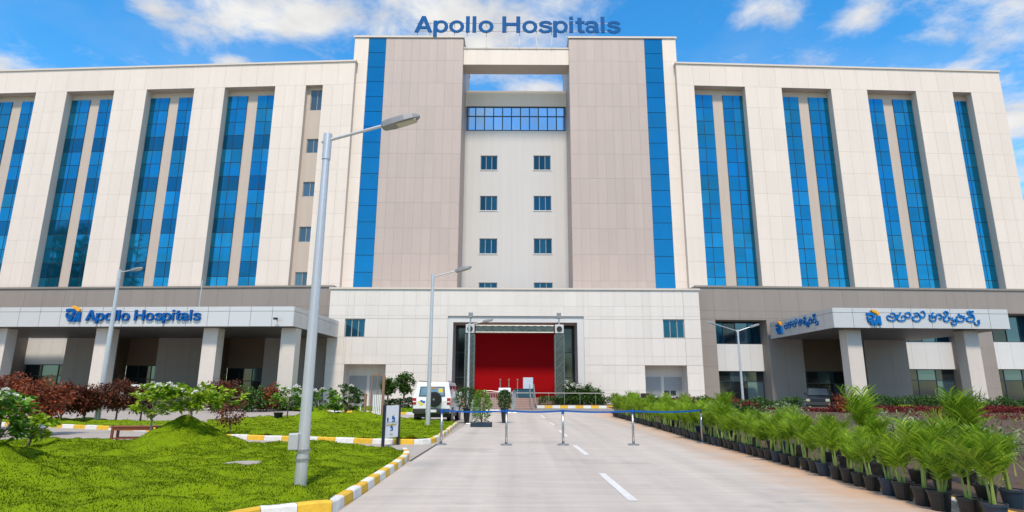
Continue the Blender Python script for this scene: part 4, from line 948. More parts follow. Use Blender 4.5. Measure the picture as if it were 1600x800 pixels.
# ================================================================ LEAFY PLANTS
def leaves_mesh(name, P, D, L_, W, m, droop=.25, seed=0):
    """P base points, D directions, L length, W width: folded pointed leaves"""
    r = np.random.default_rng(seed); n = len(P); D = D/np.linalg.norm(D, axis=1, keepdims=True)
    up = np.tile(np.array([0, 0, 1.0]), (n, 1))+r.normal(0, .45, (n, 3)); S = np.cross(D, up); S /= (np.linalg.norm(S, axis=1, keepdims=True)+1e-9); U = np.cross(S, D)
    L_ = L_[:, None]; W = W[:, None]
    mid = P+D*L_*.5; tip = P+D*L_-np.array([0, 0, 1])*L_*droop
    V = np.stack([P, mid-S*W-U*W*.25, tip, mid+S*W-U*W*.25], 1).reshape(-1, 3)
    i = np.arange(n)*4; T = np.concatenate([np.stack([i, i+2, i+1], 1), np.stack([i, i+3, i+2], 1)])
    return npmesh(name, V, T, m)
def crown_points(rx, rz, zc, ncl, r, hollow=.55, flat=0.0):
    """cluster centres spread through a lumpy ellipsoid"""
    out = []
    while len(out) < ncl:
        d = r.normal(size=3); d /= np.linalg.norm(d); k = hollow+(1-hollow)*r.random()**.6
        q = np.array([d[0]*rx, d[1]*rx, d[2]*rz])*k*(.75+.45*r.random())
        if q[2] < -rz*(.75-flat): continue
        out.append(q+np.array([0, 0, zc]))
    return np.array(out)
def shrub(name, loc, h, rad, m, label, cat='shrub', group=None, ncl=60, per=26, leaf=(.10, .03), stem=.12, bark=BARK, seed=1, flowers=0, whorl=False, clr=.16, trunkr=.022, rzf=None, lean=(0, 0), fsize=.07):
    r = np.random.default_rng(seed); loc = Vector(loc); root = empty(name, loc); tag(root, label, cat, group)
    rz = rzf or (h*(1-stem))*.5; zc = h-rz
    C = crown_points(rad, rz, zc, ncl, r); C[:, 0] += lean[0]; C[:, 1] += lean[1]
    # limbs
    b = MB(); nl = 5 if not whorl else 6
    fork = np.array([lean[0]*.4, lean[1]*.4, max(h*stem, .08)])
    b.tube([(0, 0, -.08), tuple(fork*.5+np.array([.01, 0, 0])), tuple(fork)], [trunkr*1.3, trunkr*1.1, trunkr], 7)
    order = np.argsort(C[:, 2]); mains = C[r.choice(ncl, min(ncl, nl*2), replace=False)]
    for q in mains:
        md = fork*.5+q*.5+r.normal(0, .04, 3); b.tube([tuple(fork), tuple(md), tuple(q)], [trunkr*.8, trunkr*.5, trunkr*.22], 5, cap=False)
    for q in C:
        a = mains[np.argmin(np.linalg.norm(mains-q, axis=1))]; a = a*.6+fork*.4
        b.tube([tuple(a), tuple(q)], [trunkr*.3, trunkr*.12], 4, cap=False)
    b.build('trunk', bark, root, smooth=True)
    n = ncl*per; ci = np.repeat(np.arange(ncl), per)
    if whorl:
        an = r.uniform(0, 2*np.pi, n); el = r.uniform(-.35, .95, n); D = np.stack([np.cos(an)*np.cos(el), np.sin(an)*np.cos(el), np.sin(el)], 1)
        out = C[ci]-np.array([lean[0], lean[1], zc-.1]); out /= np.linalg.norm(out, axis=1, keepdims=True)+1e-6
        P = C[ci]+r.normal(0, clr*.25, (n, 3)); D = D+.5*out
    else:
        P = C[ci]+r.normal(0, clr, (n, 3)); out = P-np.array([lean[0], lean[1], zc-rz*.4]); out /= np.linalg.norm(out, axis=1, keepdims=True)+1e-6
        D = out*.7+r.normal(0, .6, (n, 3))
    P[:, 2] = np.maximum(P[:, 2], .04)
    o = meshobj('crown', leaves_mesh('crown', P, D, leaf[0]*r.uniform(.6, 1.3, n), leaf[1]*r.uniform(.7, 1.25, n), m, seed=seed), root)
    if flowers:
        top = C[np.argsort(-(C[:, 2]+r.random(ncl)*rz*1.2-C[:, 1]*.5))[:flowers]]
        for c in top:        # each flower head is a part of its own
            D = r.normal(size=(22, 3)); D[:, 2] = np.abs(D[:, 2])+.2; D /= np.linalg.norm(D, axis=1, keepdims=True)
            q = c+np.array([0, -.04, clr*.7])+D*fsize*.6; D = D+r.normal(0, .5, (22, 3))
            meshobj('flower_head', leaves_mesh('flower_head', q, D, np.full(22, fsize), np.full(22, fsize*.36), PETAL, seed=seed+1), root)
    return root
def px_shrub(name, xc, ytop, ybase, wpx, m, label, z=0.0, D=None, **k):
    p = G(xc, ybase, z) if D is None else Vector((AT(xc, 620, D).x, D, z))
    kk = p.y/F*1.0; h = AT(xc, ytop, p.y).z-z
    return shrub(name, p, h*.96, wpx/2*p.y*1.0/F*.92, m, label, **k)
# red shrubs at the left
for i, (xc, yt, D, wp, mm, lb_) in enumerate([
        (8, 584, 23.5, 66, LEAFR, 'tall red leaved shrub at the left edge of the picture'), (64, 598, 20.5, 84, LEAFR, 'broad bright red leaved shrub behind the near white flowered plant'),
        (100, 598, 27, 48, LEAFRD, 'dark red leaved shrub left of the lamp before the left portico'), (136, 603, 27.5, 38, LEAFRD, 'narrow maroon shrub just left of the lamp before the left portico'),
        (186, 594, 28, 48, LEAFRD, 'dark maroon shrub just right of the lamp before the left portico'), (224, 606, 29, 30, LEAFRD, 'small maroon shrub behind the plumeria on the mound'),
        (350, 596, 28, 54, LEAFRD, 'maroon shrub right of the plumeria on the mound')]):
    px_shrub('red_shrub', xc, yt, 0, wp, mm, lb_, D=D, group='red leaved shrubs', ncl=95, per=34, leaf=(.13, .034), stem=.3, seed=20+i, clr=.11, z=.05, trunkr=.035)
px_shrub('sapling', 358, 627, 684, 42, LEAFRD, 'thin sapling with bare stem at the kerb of the second lawn', ncl=26, per=16, leaf=(.10, .03), stem=.38, seed=41, clr=.08, trunkr=.014, cat='sapling')
zz = float(lawn_h(np.array([m1.x]), np.array([m1.y+.15]))[0])
sp_ = Vector((m1.x+.05, m1.y+.15, zz-.05))
hP = AT(285, 601, sp_.y).z-sp_.z
shrub('plumeria', sp_, hP, 1.02, LEAFY, 'bright green plumeria with white flowers on the grass mound', cat='shrub', ncl=78, per=17, leaf=(.20, .046), stem=.2, whorl=True, clr=.10, flowers=6, seed=3, bark=PBARK, trunkr=.045)
p = G(232, 694); shrub('plumeria', (p.x, p.y, .05), AT(238, 606, p.y).z, .52, LEAFY, 'slender green plumeria left of the grass mound', cat='shrub', ncl=34, per=16, leaf=(.19, .045), stem=.42, whorl=True, clr=.1, flowers=3, seed=4, bark=PBARK, trunkr=.025)
p = Vector((m0.x, m0.y, 0)); p.x = AT(2, 640, 9.3).x; p.y = 9.3
shrub('plumeria', (p.x, p.y, float(lawn_h(np.array([p.x]), np.array([p.y]))[0])-.1), .98, .42, LEAF, 'near green plumeria with white flowers at the left edge', cat='shrub', ncl=44, per=22, leaf=(.15, .036), stem=.1, whorl=True, clr=.09, flowers=9, seed=5, bark=PBARK, fsize=.06)
p = G(34, 704); shrub('plumeria', (p.x+.1, p.y, .08), .72, .3, LEAFY, 'low leafy plumeria bush in a ring of bare soil by the left edge', cat='shrub', ncl=13, per=13, leaf=(.2, .055), stem=.3, whorl=True, clr=.1, seed=6, bark=BARK, lean=(.2, 0), trunkr=.03)
for i, (xc, yt, yb, wp, lb_, kw) in enumerate([
        (448, 601, 657, 64, 'plumeria with a slender pale stem growing from a black pot', dict(stem=.42, flowers=6, ncl=40, m=LEAF)), (500, 606, 660, 70, 'plumeria bush beside the near lamp on the second lawn', dict(stem=.12, flowers=6, ncl=60, m=LEAF)),
        (538, 598, 656, 68, 'dark round leaved bush right of the near lamp', dict(stem=.2, flowers=1, ncl=70, m=LEAFD))]):
    m_ = kw.pop('m'); p = G(xc, yb)
    px_shrub('plumeria', xc, yt, yb, wp, m_, lb_, z=float(lawn_h(np.array([p.x]), np.array([p.y]))[0])-.06, per=18, leaf=(.20, .05), whorl=True, clr=.12, seed=50+i, bark=PBARK, trunkr=.03, fsize=.11, **kw)
p = G(434, 658); MB().lathe([(.17, 0), (.21, .3), (.23, .3), (.23, .34)], 18, (0, 0, 0)).build('plant_pot', BLACKP); o = bpy.data.objects['plant_pot']; o.location = (p.x, p.y, .07); tag(o, 'black plastic pot at the foot of the slender plumeria', 'pot')
# little trees and hedge shrubs in front of the podium
for i, (xc, yt, D, wp, mm, st, lb_) in enumerate([
        (631, 582, 45, 30, LEAFD, .5, 'small round crowned tree between the shutter niche and the jeep'), (606, 588, 46, 20, LEAFD, .5, 'smaller tree half hidden behind the rusty frame'),
        (395, 605, 42, 40, LEAFD, .1, 'dark green bush under the second opening of the left portico'), (418, 603, 43, 34, LEAFR, .1, 'reddish bush below the third portico column'),
        (372, 606, 44, 36, LEAFD, .1, 'green bush before the dark door of the left portico'), (920, 600, 54.6, 14, LEAFD, .2, 'small upright bush against the wall right of the entrance'), (908, 608, 54.6, 14, LEAFD, .2, 'tiny bush left of the upright one by the entrance'), (934, 611, 54.6, 16, LEAFD, .1, 'tiny low bush right of the upright one by the entrance')]):
    px_shrub('tree' if st > .3 else 'bush', xc, yt, 0, wp, mm, lb_, D=D, cat='tree' if st > .3 else 'bush', ncl=44, per=26, leaf=(.2, .07) if st > .3 else (.2, .06), stem=st, seed=70+i, clr=.1 if st > .3 else .16, trunkr=.06 if st > .3 else .04, group='bushes by the building')
for i in range(3):
    x = AT(884+10*i, 620, 54.6).x
    shrub('white_flower_plant', (x, 54.6, .3), 2.0-.25*i+.1, .42, LEAFD, ['leftmost', 'middle', 'rightmost'][i]+' white flowering plant right of the truss', cat='plant', group='white flowers by the truss', ncl=26, per=20, leaf=(.2, .06), stem=.1, flowers=7, seed=90+i, clr=.12, fsize=.16)
hd = []
def hedge(name, x0, x1, D, h, dep, m, label, n, leaf=(.16, .05), seed=0, z0=0.05, hole=0):
    r = np.random.default_rng(seed); a, c = AT(x0, 620, D).x, AT(x1, 620, D).x
    P = np.stack([r.uniform(a, c, n), D+r.uniform(-dep/2, dep/2, n), z0+h*r.random(n)**.7*(.65+.5*vnoise(r.uniform(a, c, n)*.0+np.linspace(0, 1, n)*0+3, np.zeros(n)))], 1)
    P[:, 2] = z0+h*r.random(n)**.6*(.6+.55*vnoise(P[:, 0]*1.1+seed, P[:, 1]*.9))
    Dd = r.normal(0, .6, (n, 3)); Dd[:, 2] += .6
    o = meshobj(name, leaves_mesh(name, P, Dd, leaf[0]*r.uniform(.6, 1.3, n), leaf[1]*r.uniform(.7, 1.2, n), m, seed=seed)); return tag(o, label, 'hedge' if name == 'hedge' else 'ground cover', kind='stuff')
hedge('hedge', 330, 470, 44.5, 1.0, 1.2, LEAFD, 'dark hedge along the drive before the left portico', 5200, seed=1)
hedge('hedge', 602, 660, 46.5, .8, 1.0, LEAFD, 'low hedge left of the white jeep', 1800, seed=2)
hedge('hedge', 842, 960, 54.3, .75, 1.2, LEAFD, 'low dark planting right of the steps', 2400, seed=3, z0=.3)
hedge('hedge', 1085, 1250, 41, 1.0, 1.2, LEAFD, 'dark hedge below the first bay window of the right podium', 5200, seed=4)
hedge('hedge', 1330, 1620, 42.5, 1.15, 1.4, LEAFD, 'dark hedge behind the columns of the right portico', 9000, seed=5)
hedge('hedge', 1400, 1640, 40, .55, .9, LEAFY, 'clipped yellow green hedge before the right portico', 6500, seed=6, leaf=(.11, .04))
hedge('hedge', 1030, 1180, 36, 1.05, 1.5, LEAFRD, 'brown red leaved planting left of the twin arm lamp', 4200, seed=7)
hedge('hedge', 1170, 1310, 38, .38, 1.0, LEAFC, 'crimson planting before the black jeep', 3000, seed=8, leaf=(.2, .035))
hedge('ground_cover', 1300, 1700, 38, .45, 2.2, LEAFC, 'crimson ground cover round the feet of the right portico columns', 8500, seed=9, leaf=(.2, .03), z0=.15)
hedge('ground_cover', 1430, 1700, 31, .3, 3.0, LEAFC, 'sparse crimson plants on the bare soil at the right', 1100, seed=10, leaf=(.2, .03), z0=.1)
for i, (x, D, h, w_, m_, lf) in enumerate([(1072, 27, .95, 66, LEAFV, (.16, .02)), (1225, 27, .85, 70, LEAFV, (.16, .03)), (1160, 29, .8, 60, LEAFD, (.2, .05)), (1390, 17, .75, 90, LEAFV, (.2, .02)), (1326, 37, 1.3, 36, LEAFR, (.2, .04)), (1520, 14, .6, 80, LEAFV, (.22, .02))]):
    shrub('leafy_plant', (AT(x, 640, D).x, D, .05), h, w_/2*D/F, m_, ['pale variegated bush behind the middle of the pot row', 'silvery bush right of the twin arm lamp', 'dark bush at the foot of the twin arm lamp', 'pale strappy plant behind the near palms', 'maroon bush beside the left column of the right portico', 'pale thin leaved plant at the right end of the bed'][i], cat='plant', ncl=36, per=24, leaf=lf, stem=.08, seed=120+i, clr=.13)

# ================================================================ POTTED PALMS
def frond_mesh(seed, L_=.85, bend=1.0, npair=14):
    r = np.random.default_rng(seed); V = []; T = []
    ts = np.linspace(0, 1, 12); ang = .12+bend*ts**1.5; xs = np.concatenate([[0], np.cumsum(np.sin(ang[:-1])*np.diff(ts))])*L_; zs = np.concatenate([[0], np.cumsum(np.cos(ang[:-1])*np.diff(ts))])*L_
    def at(t): return np.array([np.interp(t, ts, xs), 0, np.interp(t, ts, zs)]), np.interp(t, ts, ang)
    # rachis
    n0 = 0
    for i, t in enumerate(ts):
        p, a = at(t); w = .008*(1-.8*t); V += [p+[0, -w, 0], p+[0, w, 0]]
        if i: T += [(n0+2*i-2, n0+2*i-1, n0+2*i+1), (n0+2*i-2, n0+2*i+1, n0+2*i)]
    for k in range(npair):
        t = .22+.78*(k+.5)/npair
        for sd in (-1, 1):
            p, a = at(min(t+r.uniform(-.015, .015), 1)); l = L_*.52*math.sin(math.pi*(.18+.74*(k+1)/(npair+1)))*r.uniform(.85, 1.1); w = .0125*r.uniform(.8, 1.15)
            tg = np.array([math.sin(a), 0, math.cos(a)]); up = np.array([-math.cos(a), 0, math.sin(a)]); fwd = .55+.35*t+r.uniform(-.08, .08)
            d = tg*fwd+np.array([0, sd, 0])*(1-.35*t)+up*r.uniform(.3, .65); d /= np.linalg.norm(d)
            d2 = d+np.array([0, 0, -.22-.3*r.random()]); d2 /= np.linalg.norm(d2); s = np.cross(d, up); s /= np.linalg.norm(s)+1e-9
            q = p+d*l*.5; e = q+d2*l*.5; n = len(V)
            V += [p-s*w*.5, p+s*w*.5, q-s*w, q+s*w, e]; T += [(n, n+1, n+3), (n, n+3, n+2), (n+2, n+3, n+4)]
    return np.array(V), np.array(T)
FR_ = [frond_mesh(200+i, L_=[.72, .82, .9, .78, .86, .7][i], bend=[.5, .8, .35, 1.1, .65, 1.35][i]) for i in range(6)]
FM = [npmesh('frond%d' % i, v, t, FROND) for i, (v, t) in enumerate(FR_)]
pot_me = MB().lathe([(.118, 0), (.15, .235), (.163, .235), (.163, .27), (.148, .27), (.146, .245)], 20).mesh('pot', BLACKP)
pot_me2 = MB().lathe([(.118, 0), (.15, .235), (.163, .235), (.163, .27), (.148, .27), (.146, .245)], 20).mesh('pot_navy', NAVY)
soil_me = MB().lathe([(.144, .2), (.144, .255)], 16).mesh('pot_soil', SOIL)
def palm_layout(r, n=9, tall=1.0):
    L_ = []
    ns = r.integers(2, 5); st = [(r.uniform(-.06, .06), r.uniform(-.06, .06), r.uniform(.36, .56)*tall) for _ in range(ns)]
    for k in range(n):
        s = st[k % ns]; L_.append((r.integers(0, 6), s, r.uniform(0, 2*np.pi), r.uniform(.7, 1.12)*tall, r.uniform(-.2, .3)))
    return st, L_
def palm(loc, k, seed, near, label, group, pot=True, tall=1.0, rotz=None):
    r = np.random.default_rng(seed); root = empty('potted_palm', loc, r.uniform(0, 6.28)); tag(root, label, 'potted palm', group)
    st, fr_ = palm_layout(r, r.integers(10, 15), tall)
    po = meshobj('pot', pot_me2 if seed % 5 == 0 else pot_me, root); so = meshobj('soil', soil_me, po); po.scale = [k*.82]*3
    b = MB()
    for (x, y, h) in st: b.tube([(x*.8, y*.8, .22), (x*1.2, y*1.2, .22+h*.5), (x*1.6, y*1.6, .24+h)], [.02, .014, .008], 5)
    b.build('stems', STEMG, root)
    if near:
        for (i, s, an, sc_, tl) in fr_:
            o = meshobj('frond', FM[i], root); o.location = (s[0]*1.5, s[1]*1.5, .12+s[2]*.85); o.rotation_euler = (0, tl, an); o.scale = [sc_]*3
    else:
        Vs = []; Ts = []; n = 0
        for (i, s, an, sc_, tl) in fr_:
            v, t = FR_[i]; M_ = np.array((Matrix.Rotation(an, 3, 'Z') @ Matrix.Rotation(tl, 3, 'Y')))*sc_
            Vs.append(v @ M_.T+np.array([s[0]*1.5, s[1]*1.5, .12+s[2]*.85])); Ts.append(t+n); n += len(v)
        meshobj('fronds', npmesh('fronds', np.concatenate(Vs), np.concatenate(Ts), FROND), root)
    return root
# front row along the road
cum = [0]
for i in range(1, len(pr)): cum.append(cum[-1]+(pr[i]-pr[i-1]).length)
def alongp(s):
    for i in range(1, len(pr)):
        if s <= cum[i]:
            t = (s-cum[i-1])/(cum[i]-cum[i-1]); return pr[i-1].lerp(pr[i], t)
    return pr[-1]
s = .1; i = 0
while s < cum[-1]:
    p = alongp(s); near = p.y < 19
    palm((p.x+.02+random.uniform(-.03, .05), p.y, .002), 1.0+random.uniform(-.06, .1), 300+i, near, '%s potted palm from the camera in the row along the road' % ordn(i), 'potted palms along the road', tall=random.uniform(.46, .76)*(1+.012*min(p.y-8, 20)))
    s += random.uniform(.35, .46) if s < 14 else random.uniform(.44, .58); i += 1
nrow = i
s = .5; i = 0
while s < cum[-1]-2:
    p = alongp(s); d = random.uniform(.55, .8)
    palm((p.x+d, p.y+random.uniform(-.1, .1), float(bed_h(np.array([p.x+d]), np.array([p.y]))[0])), 1.0, 500+i, p.y < 17, '%s palm from the camera in the second row behind the pots' % ordn(i), 'second row of palms', tall=random.uniform(.42, .74)*(1+.010*min(p.y-8, 20)))
    s += random.uniform(.6, .85); i += 1
s = 1.0; i = 0
while s < 24:
    p = alongp(s); d = random.uniform(1.2, 2.1)
    palm((p.x+d, p.y+random.uniform(-.2, .2), float(bed_h(np.array([p.x+d]), np.array([p.y]))[0])), 1.0, 700+i, p.y < 17, '%s palm from the camera in the loose third row in the bed' % ordn(i), 'third row of palms', tall=random.choice([.5, .55, .6, .66, .95])*random.uniform(.95, 1.1))
    s += random.uniform(1.0, 1.7); i += 1

# ================================================================ SMALL THINGS
# wooden bench behind the front lawn
p = G(205, 690); bn = empty('wooden_bench', (p.x, p.y+.1, 0), R(8)); tag(bn, 'small red brown wooden bench beside the grass mound', 'bench')
for k in range(4): MB().box(-.62, .62, -.21+.105*k, -.21+.105*k+.095, .40, .44).build('seat_slat', WOOD, bn, bevel=.006)
for sx in (-.56, .5):
    for sy in (-.2, .14): MB().box(sx, sx+.06, sy, sy+.06, 0, .40).build('leg', WOOD, bn)
for sy in (-.18, .16): MB().box(-.5, .5, sy, sy+.03, .08, .12).build('stretcher', WOOD, bn)
MB().box(-.5, .5, -.19, -.16, .32, .40).build('apron', WOOD, bn)
# notice board on the path
pa, pb = G(598, 698), G(621.5, 694.5); sb = empty('notice_board', (pa+pb)/2); tag(sb, 'white notice board between two dark posts on the path', 'notice board')
hN = AT(597, 634, pa.y).z; d = (pb-pa); L_ = d.length; rz = math.atan2(d.y, d.x); sb.rotation_euler = (0, 0, rz)
NP = mat('dark_post', (.01, .014, .03), .4)
for sx in (-L_/2, L_/2): MB().box(sx-.035, sx+.035, -.03, .03, 0, hN+.02).build('post', NP, sb)
MB().box(-L_/2+.036, L_/2-.036, -.012, .012, hN*.20, hN).build('panel', SIGNW, sb)
def mark(x0, x1, z0, z1, m, nm='emblem_mark'): MB().box(x0*L_, x1*L_, -.018, -.0122, z0*hN, z1*hN).build(nm, m, sb)
for (dx, dz, k) in ((.02, .62, 1.0), (-.06, .40, .85)):
    mark(dx-.02*k, dx+.08*k, dz+.03, dz+.12*k, BLUE); mark(dx+.09*k, dx+.17*k, dz, dz+.08*k, BLUEL); mark(dx-.03*k, dx+.18*k, dz-.03, dz-.005, BLUE); mark(dx+.05*k, dx+.12*k, dz+.10*k, dz+.16*k, mat('decal_yellow', (.72, .60, .06), .5))
mark(-.33, -.24, .6, .70, BLUE); mark(-.40, .40, .575, .58, LAMPG, 'rule'); mark(-.38, .3, .50, .535, mat('print_olive', (.4, .38, .2), .6), 'print_line'); mark(.0, .12, .495, .545, mat('decal_orange2', (.6, .35, .05), .5), 'print_line')
mark(-.12, .1, .29, .296, LAMPG, 'print_line'); mark(-.08, .06, .265, .27, LAMPG, 'print_line')
# rusty frame and timber posts left of the jeep
rf = empty('post_frame', Vector((AT(587, 640, 32).x, 32, 0))); tag(rf, 'rusty timber posts with a pale gate panel beside the shutter niche', 'frame')
for px, w, h, m_ in ((570, .12, 1.3, TIMB), (579, .06, 2.3, TIMB), (588, .05, 2.5, TIMB), (597.5, .13, 2.25, TIMB), (563, .05, 1.0, SIGNW)):
    x = AT(px, 640, 32).x-rf.location.x; MB().box(x-w/2, x+w/2, -w/2, w/2, 0, h).build('post', m_, rf)
a, c = AT(579, 640, 32).x-rf.location.x, AT(597, 640, 32).x-rf.location.x; MB().box(a, c, -.02, .02, 2.25, 2.31).build('rail', TIMB, rf)
for k in range(5): x = AT(582.5, 640, 32).x-rf.location.x+k*.095; MB().box(x, x+.06, -.06, -.03, .25, 1.25).build('gate_slat', SIGNW, rf)
# crowd barriers
def barrier(p, q, label, hgt=1.1):
    p, q = Vector(p), Vector(q); r = empty('crowd_barrier', (p+q)/2); tag(r, label, 'barrier', 'steel crowd barriers'); d = (q-p)/2; L_ = d.length; o = Vector((0, 0, 0))
    u = d.normalized()
    MB().tube([-d+Vector((0, 0, .0)), -d+Vector((0, 0, hgt*.86)), -d*.85+Vector((0, 0, hgt*.97)), d*.0+Vector((0, 0, hgt*1.02)), d*.85+Vector((0, 0, hgt*.97)), d+Vector((0, 0, hgt*.86)), d], .026, 8).build('frame', mat('barrier_steel', (.46, .46, .45), .4, metal=.5, var=.08), r)
    MB().tube([-d+Vector((0, 0, .2)), d+Vector((0, 0, .2))], .018, 6).build('bottom_rail', mat('barrier_steel', (.46, .46, .45), .4, metal=.5, var=.08), r)
    for k in range(1, 13): x = -d+d*2*k/13; MB().tube([x+Vector((0, 0, .2)), x+Vector((0, 0, hgt*.95))], .014, 5, cap=False).build('bar', mat('barrier_steel', (.46, .46, .45), .4, metal=.5, var=.08), r)
    for s_ in (-.8, .8): n = Vector((-u.y, u.x, 0))*.3; MB().tube([d*s_-n, d*s_+n], .018, 6).build('foot', mat('barrier_steel', (.46, .46, .45), .4, metal=.5, var=.08), r)
barrier(G(737, 664), G(750, 648), 'steel crowd barrier running along the road beside the jeep')
barrier((AT(748, 630, 41).x, 41, 0), (AT(782, 630, 41).x, 41, 0), 'steel crowd barrier facing the camera before the steps', 1.45)
barrier((AT(800, 630, 43).x, 42, 0), (AT(806, 630, 46).x, 46, 0), 'steel crowd barrier running up to the steps', 1.45)
# handrail posts on the steps
mat('dull_steel', (.30, .30, .295), .5, metal=.4, var=.08)
hr = empty('handrail', (AT(830, 640, 50).x, 50, 0)); tag(hr, 'stainless steel handrail at the right of the steps', 'handrail')
for dx in (0, .35):
    MB().tube([(dx+.1, -1.2, .05), (dx-.1, -1.0, 1.25), (dx-.1, 1.4, 2.0), (dx-.1, 1.5, .85)], .035, 8).build('rail', MATS['dull_steel'], hr)
rl2 = empty('guard_rail', (AT(850, 620, 53.2).x, 53.2, 0)); tag(rl2, 'long thin steel guard rail across the landing and flower bed', 'rail')
x0_, x1_ = AT(760, 620, 53.3).x-rl2.location.x, AT(955, 620, 53.3).x-rl2.location.x
MB().tube([(x0_, .1, 1.28), (x1_, .1, 1.28)], .025, 6).build('rail', mat('dull_steel', (.26, .26, .255), .5, metal=.4, var=.08), rl2)
for k in range(9): x = x0_+(x1_-x0_)*k/8; MB().tube([(x, .1, .3), (x, .1, 1.28)], .02, 6).build('post', MATS['dull_steel'], rl2)
# table with cloth and boxes, planters before the steps
tb = empty('reception_table', (AT(819, 620, 55.5).x, 55.5, .84)); tag(tb, 'table under a teal cloth on the landing before the red wall', 'table')
MB().box(-.95, .95, -.4, .4, .02, .78).build('table_cloth', CLOTH, tb, bevel=.02); MB().box(-1.0, 1.0, -.44, .44, .78, .81).build('table_top', CLOTH, tb)
bx = MB().box(-.45, .45, -.25, .25, 0, 1.0); o = bx.build('carton', mat('pale_blue_carton', (.45, .52, .6), .6), None, bevel=.01); o.location = (tb.location.x+.35, 55.5, 1.652); tag(o, 'pale blue box standing on the teal table', 'box')
for k, px in enumerate((781.5, 795, 808.5)):
    r = empty('queue_post', (AT(px, 620, 54.2).x, 54.2, .84)); tag(r, ['left', 'middle', 'right'][k]+' dark slim post on the landing before the red wall', 'post', 'slim posts on the landing')
    MB().lathe([(.18, 0), (.18, .03), (.04, .05), (.04, 1.5)], 14).build('post', LAMPG, r); MB().lathe([(.08, 1.5), (.1, 1.58), (.05, 1.66)], 12).build('knob', TIMB, r)
wb = MB().box(-.42, .42, -.03, .03, .0, .6).build('white_board', SIGNW, None, bevel=.05); wb.location = (AT(788.5, 615, 42).x, 42, AT(788, 620, 42).z); tag(wb, 'white rounded board behind the dark potted plant', 'board')
MB().box(-.03, .03, -.02, .02, -1.05, 0.02).build('board_leg', LAMPG, wb)
for k, (px, yb, yt, wp, m_, lb_) in enumerate([(729, 661, 607, 36, LEAFD, 'bushy plant in a tall dark pot just right of the jeep'), (752, 667, 612, 26, LEAF, 'feathery plant in a navy box behind the blue belt'), (788, 661, 611, 18, LEAFD, 'narrow dark plant in a tall black pot behind the blue belt')]):
    p = G(px, yb); r = empty('planter', p); ht = AT(px, yt, p.y).z; tag(r, lb_, 'planter', 'planters before the steps')
    if k == 1:
        MB().box(-.45, .45, -.2, .2, 0, .2).build('box', NAVY, r, bevel=.02); zb = .2
    else:
        MB().lathe([(.11, 0), (.17, .62), (.19, .62), (.19, .68), (.16, .68)], 18).build('pot', BLACKP, r); zb = .65
    rr = np.random.default_rng(900+k); n = 900; hh = ht-zb; rad = wp/2*p.y/F
    t = rr.random(n)**.8; an = rr.uniform(0, 6.28, n); rd = rad*np.sqrt(rr.random(n))*(.35+.75*np.sin(np.pi*np.clip(t*.9+.1, 0, 1)))
    P = np.stack([rd*np.cos(an), rd*np.sin(an), zb+hh*t], 1); D = np.stack([np.cos(an)*.7, np.sin(an)*.7, np.full(n, .6)], 1)+rr.normal(0, .35, (n, 3))
    meshobj('foliage', leaves_mesh('foliage', P, D, rr.uniform(.10, .22, n), rr.uniform(.014, .03, n), m_, seed=k), r)
    b = MB()
    for q in range(6): a = q*1.05; b.tube([(0, 0, zb-.05), (rad*.4*math.cos(a), rad*.4*math.sin(a), zb+hh*.75)], [.02, .008], 5)
    b.build('stems', BARK, r)
# desk with two monitors and chairs before the right niche
dk = empty('desk', (AT(1043, 620, 49).x, 49, 0)); tag(dk, 'white topped desk before the right shutter niche', 'desk')
MB().box(-1.25, 1.25, -.35, .35, 1.0, 1.06).build('top', SIGNW, dk); MB().box(-1.2, 1.2, .2, .24, .3, 1.0).build('modesty_panel', CLOTH, dk)
for sx in (-1.15, 0, 1.1): MB().box(sx, sx+.07, -.3, .3, 0, 1.0).build('leg', SIGNW, dk)
for k, px in enumerate((1041.5, 1051.5)):
    r = empty('monitor', (AT(px, 605, 49).x, 49, 1.06)); tag(r, ['left', 'right'][k]+' black monitor on the white desk', 'monitor', 'monitors on the desk')
    MB().box(-.21, .21, -.03, .03, .1, .48).build('screen', BLACKP, r, bevel=.01); MB().box(-.12, .12, -.1, .1, 0, .02).build('foot', BLACKP, r); MB().box(-.03, .03, -.02, .02, .02, .12).build('stand', BLACKP, r)
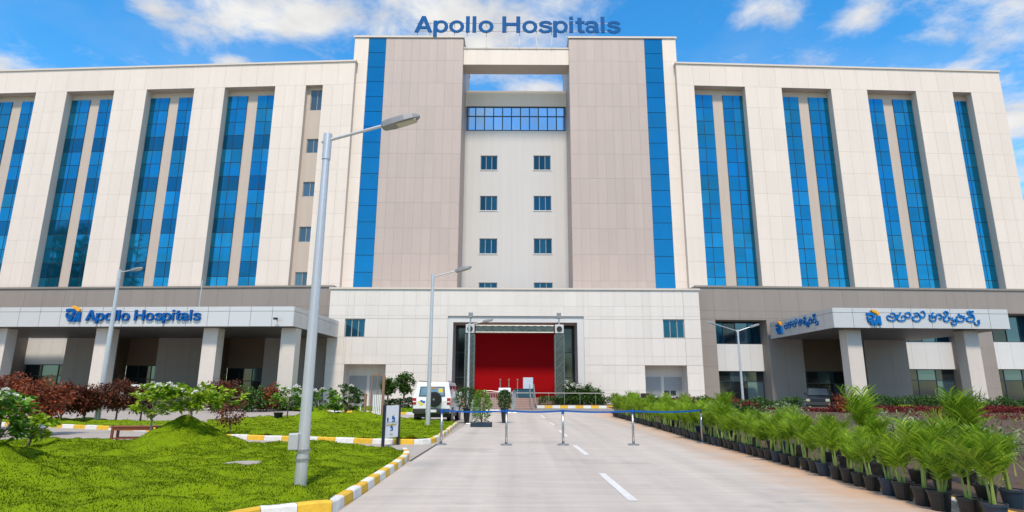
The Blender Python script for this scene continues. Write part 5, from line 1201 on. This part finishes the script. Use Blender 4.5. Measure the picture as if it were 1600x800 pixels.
for k, (px, D) in enumerate(((990, 47), (1011, 47.5))):
    r = empty('office_chair', (AT(px, 620, D).x, D, 0), R(15*k)); tag(r, ['dark chair left of the white desk', 'dark chair close to the left end of the white desk'][k], 'chair', 'chairs by the desk')
    MB().box(-.38, .38, -.3, .3, .55, .66).build('seat', BLACKP, r, bevel=.04); MB().box(-.4, .4, .24, .34, .66, 1.32).build('backrest', mat('dark_fabric', (.03, .018, .018), .9), r, bevel=.09)
    for sx in (-.34, .28):
        for sy in (-.26, .2): MB().box(sx, sx+.06, sy, sy+.06, 0, .56).build('leg', SIGNW, r)
# ground spot lights in the bed
for k, (px, py) in enumerate(((1592, 642), (1530, 652))):
    p = G(px, py); r = empty('garden_spotlight', (p.x, p.y, .12)); tag(r, ['pale garden spotlight at the right edge of the soil bed', 'white domed garden lamp on the bare soil'][k], 'lamp')
    if k == 0: MB().tube([(0, -.12, .2), (0, .12, .24)], .2, 16).build('housing', SIGNW, r); MB().tube([(0, -.14, .2), (0, -.115, .205)], .15, 14).build('lens', mat('spot_lens', (.35, .5, .6), .1), r); MB().box(-.04, .04, -.04, .04, -.12, .1).build('stake', BLACKP, r)
    else: MB().lathe([(.2, 0), (.21, .06), (.15, .14), (.05, .17)], 16).build('dome', SIGNW, r, smooth=True)
# concrete inspection slab in the lawn
p = G(395, 732); z = float(lawn_h(np.array([p.x]), np.array([p.y]))[0])
sl = MB().box(-.5, .5, -.3, .3, -.05, .0).build('inspection_slab', PAVE, None); sl.location = (p.x, p.y, z+.045); tag(sl, 'flat concrete slab half covered by the grass of the front lawn', 'slab')

# ================================================================ TREES seen only as reflections in the glass
for i, (x, y, h, w_) in enumerate([(-72, 36, 26, 7.5), (-86, 26, 30, 8.5), (-66, 12, 20, 7), (-44, -24, 14, 7), (-28, -30, 13, 6.5), (-12, -34, 14, 7), (5, -32, 12, 6.5), (22, -34, 14, 7), (38, -28, 13, 6.5), (55, -22, 14, 7), (70, -6, 13, 7)]):
    shrub('roadside_tree', (x, y, 0), h, w_, LEAFD, '%s broad leafy tree opposite the hospital counted from the left, mirrored in its glass' % ordn(i).replace('nearest', 'first'), cat='tree', group='trees opposite the hospital', ncl=90, per=46, leaf=(.9, .34), stem=.2, seed=400+i, clr=.9, trunkr=.3)
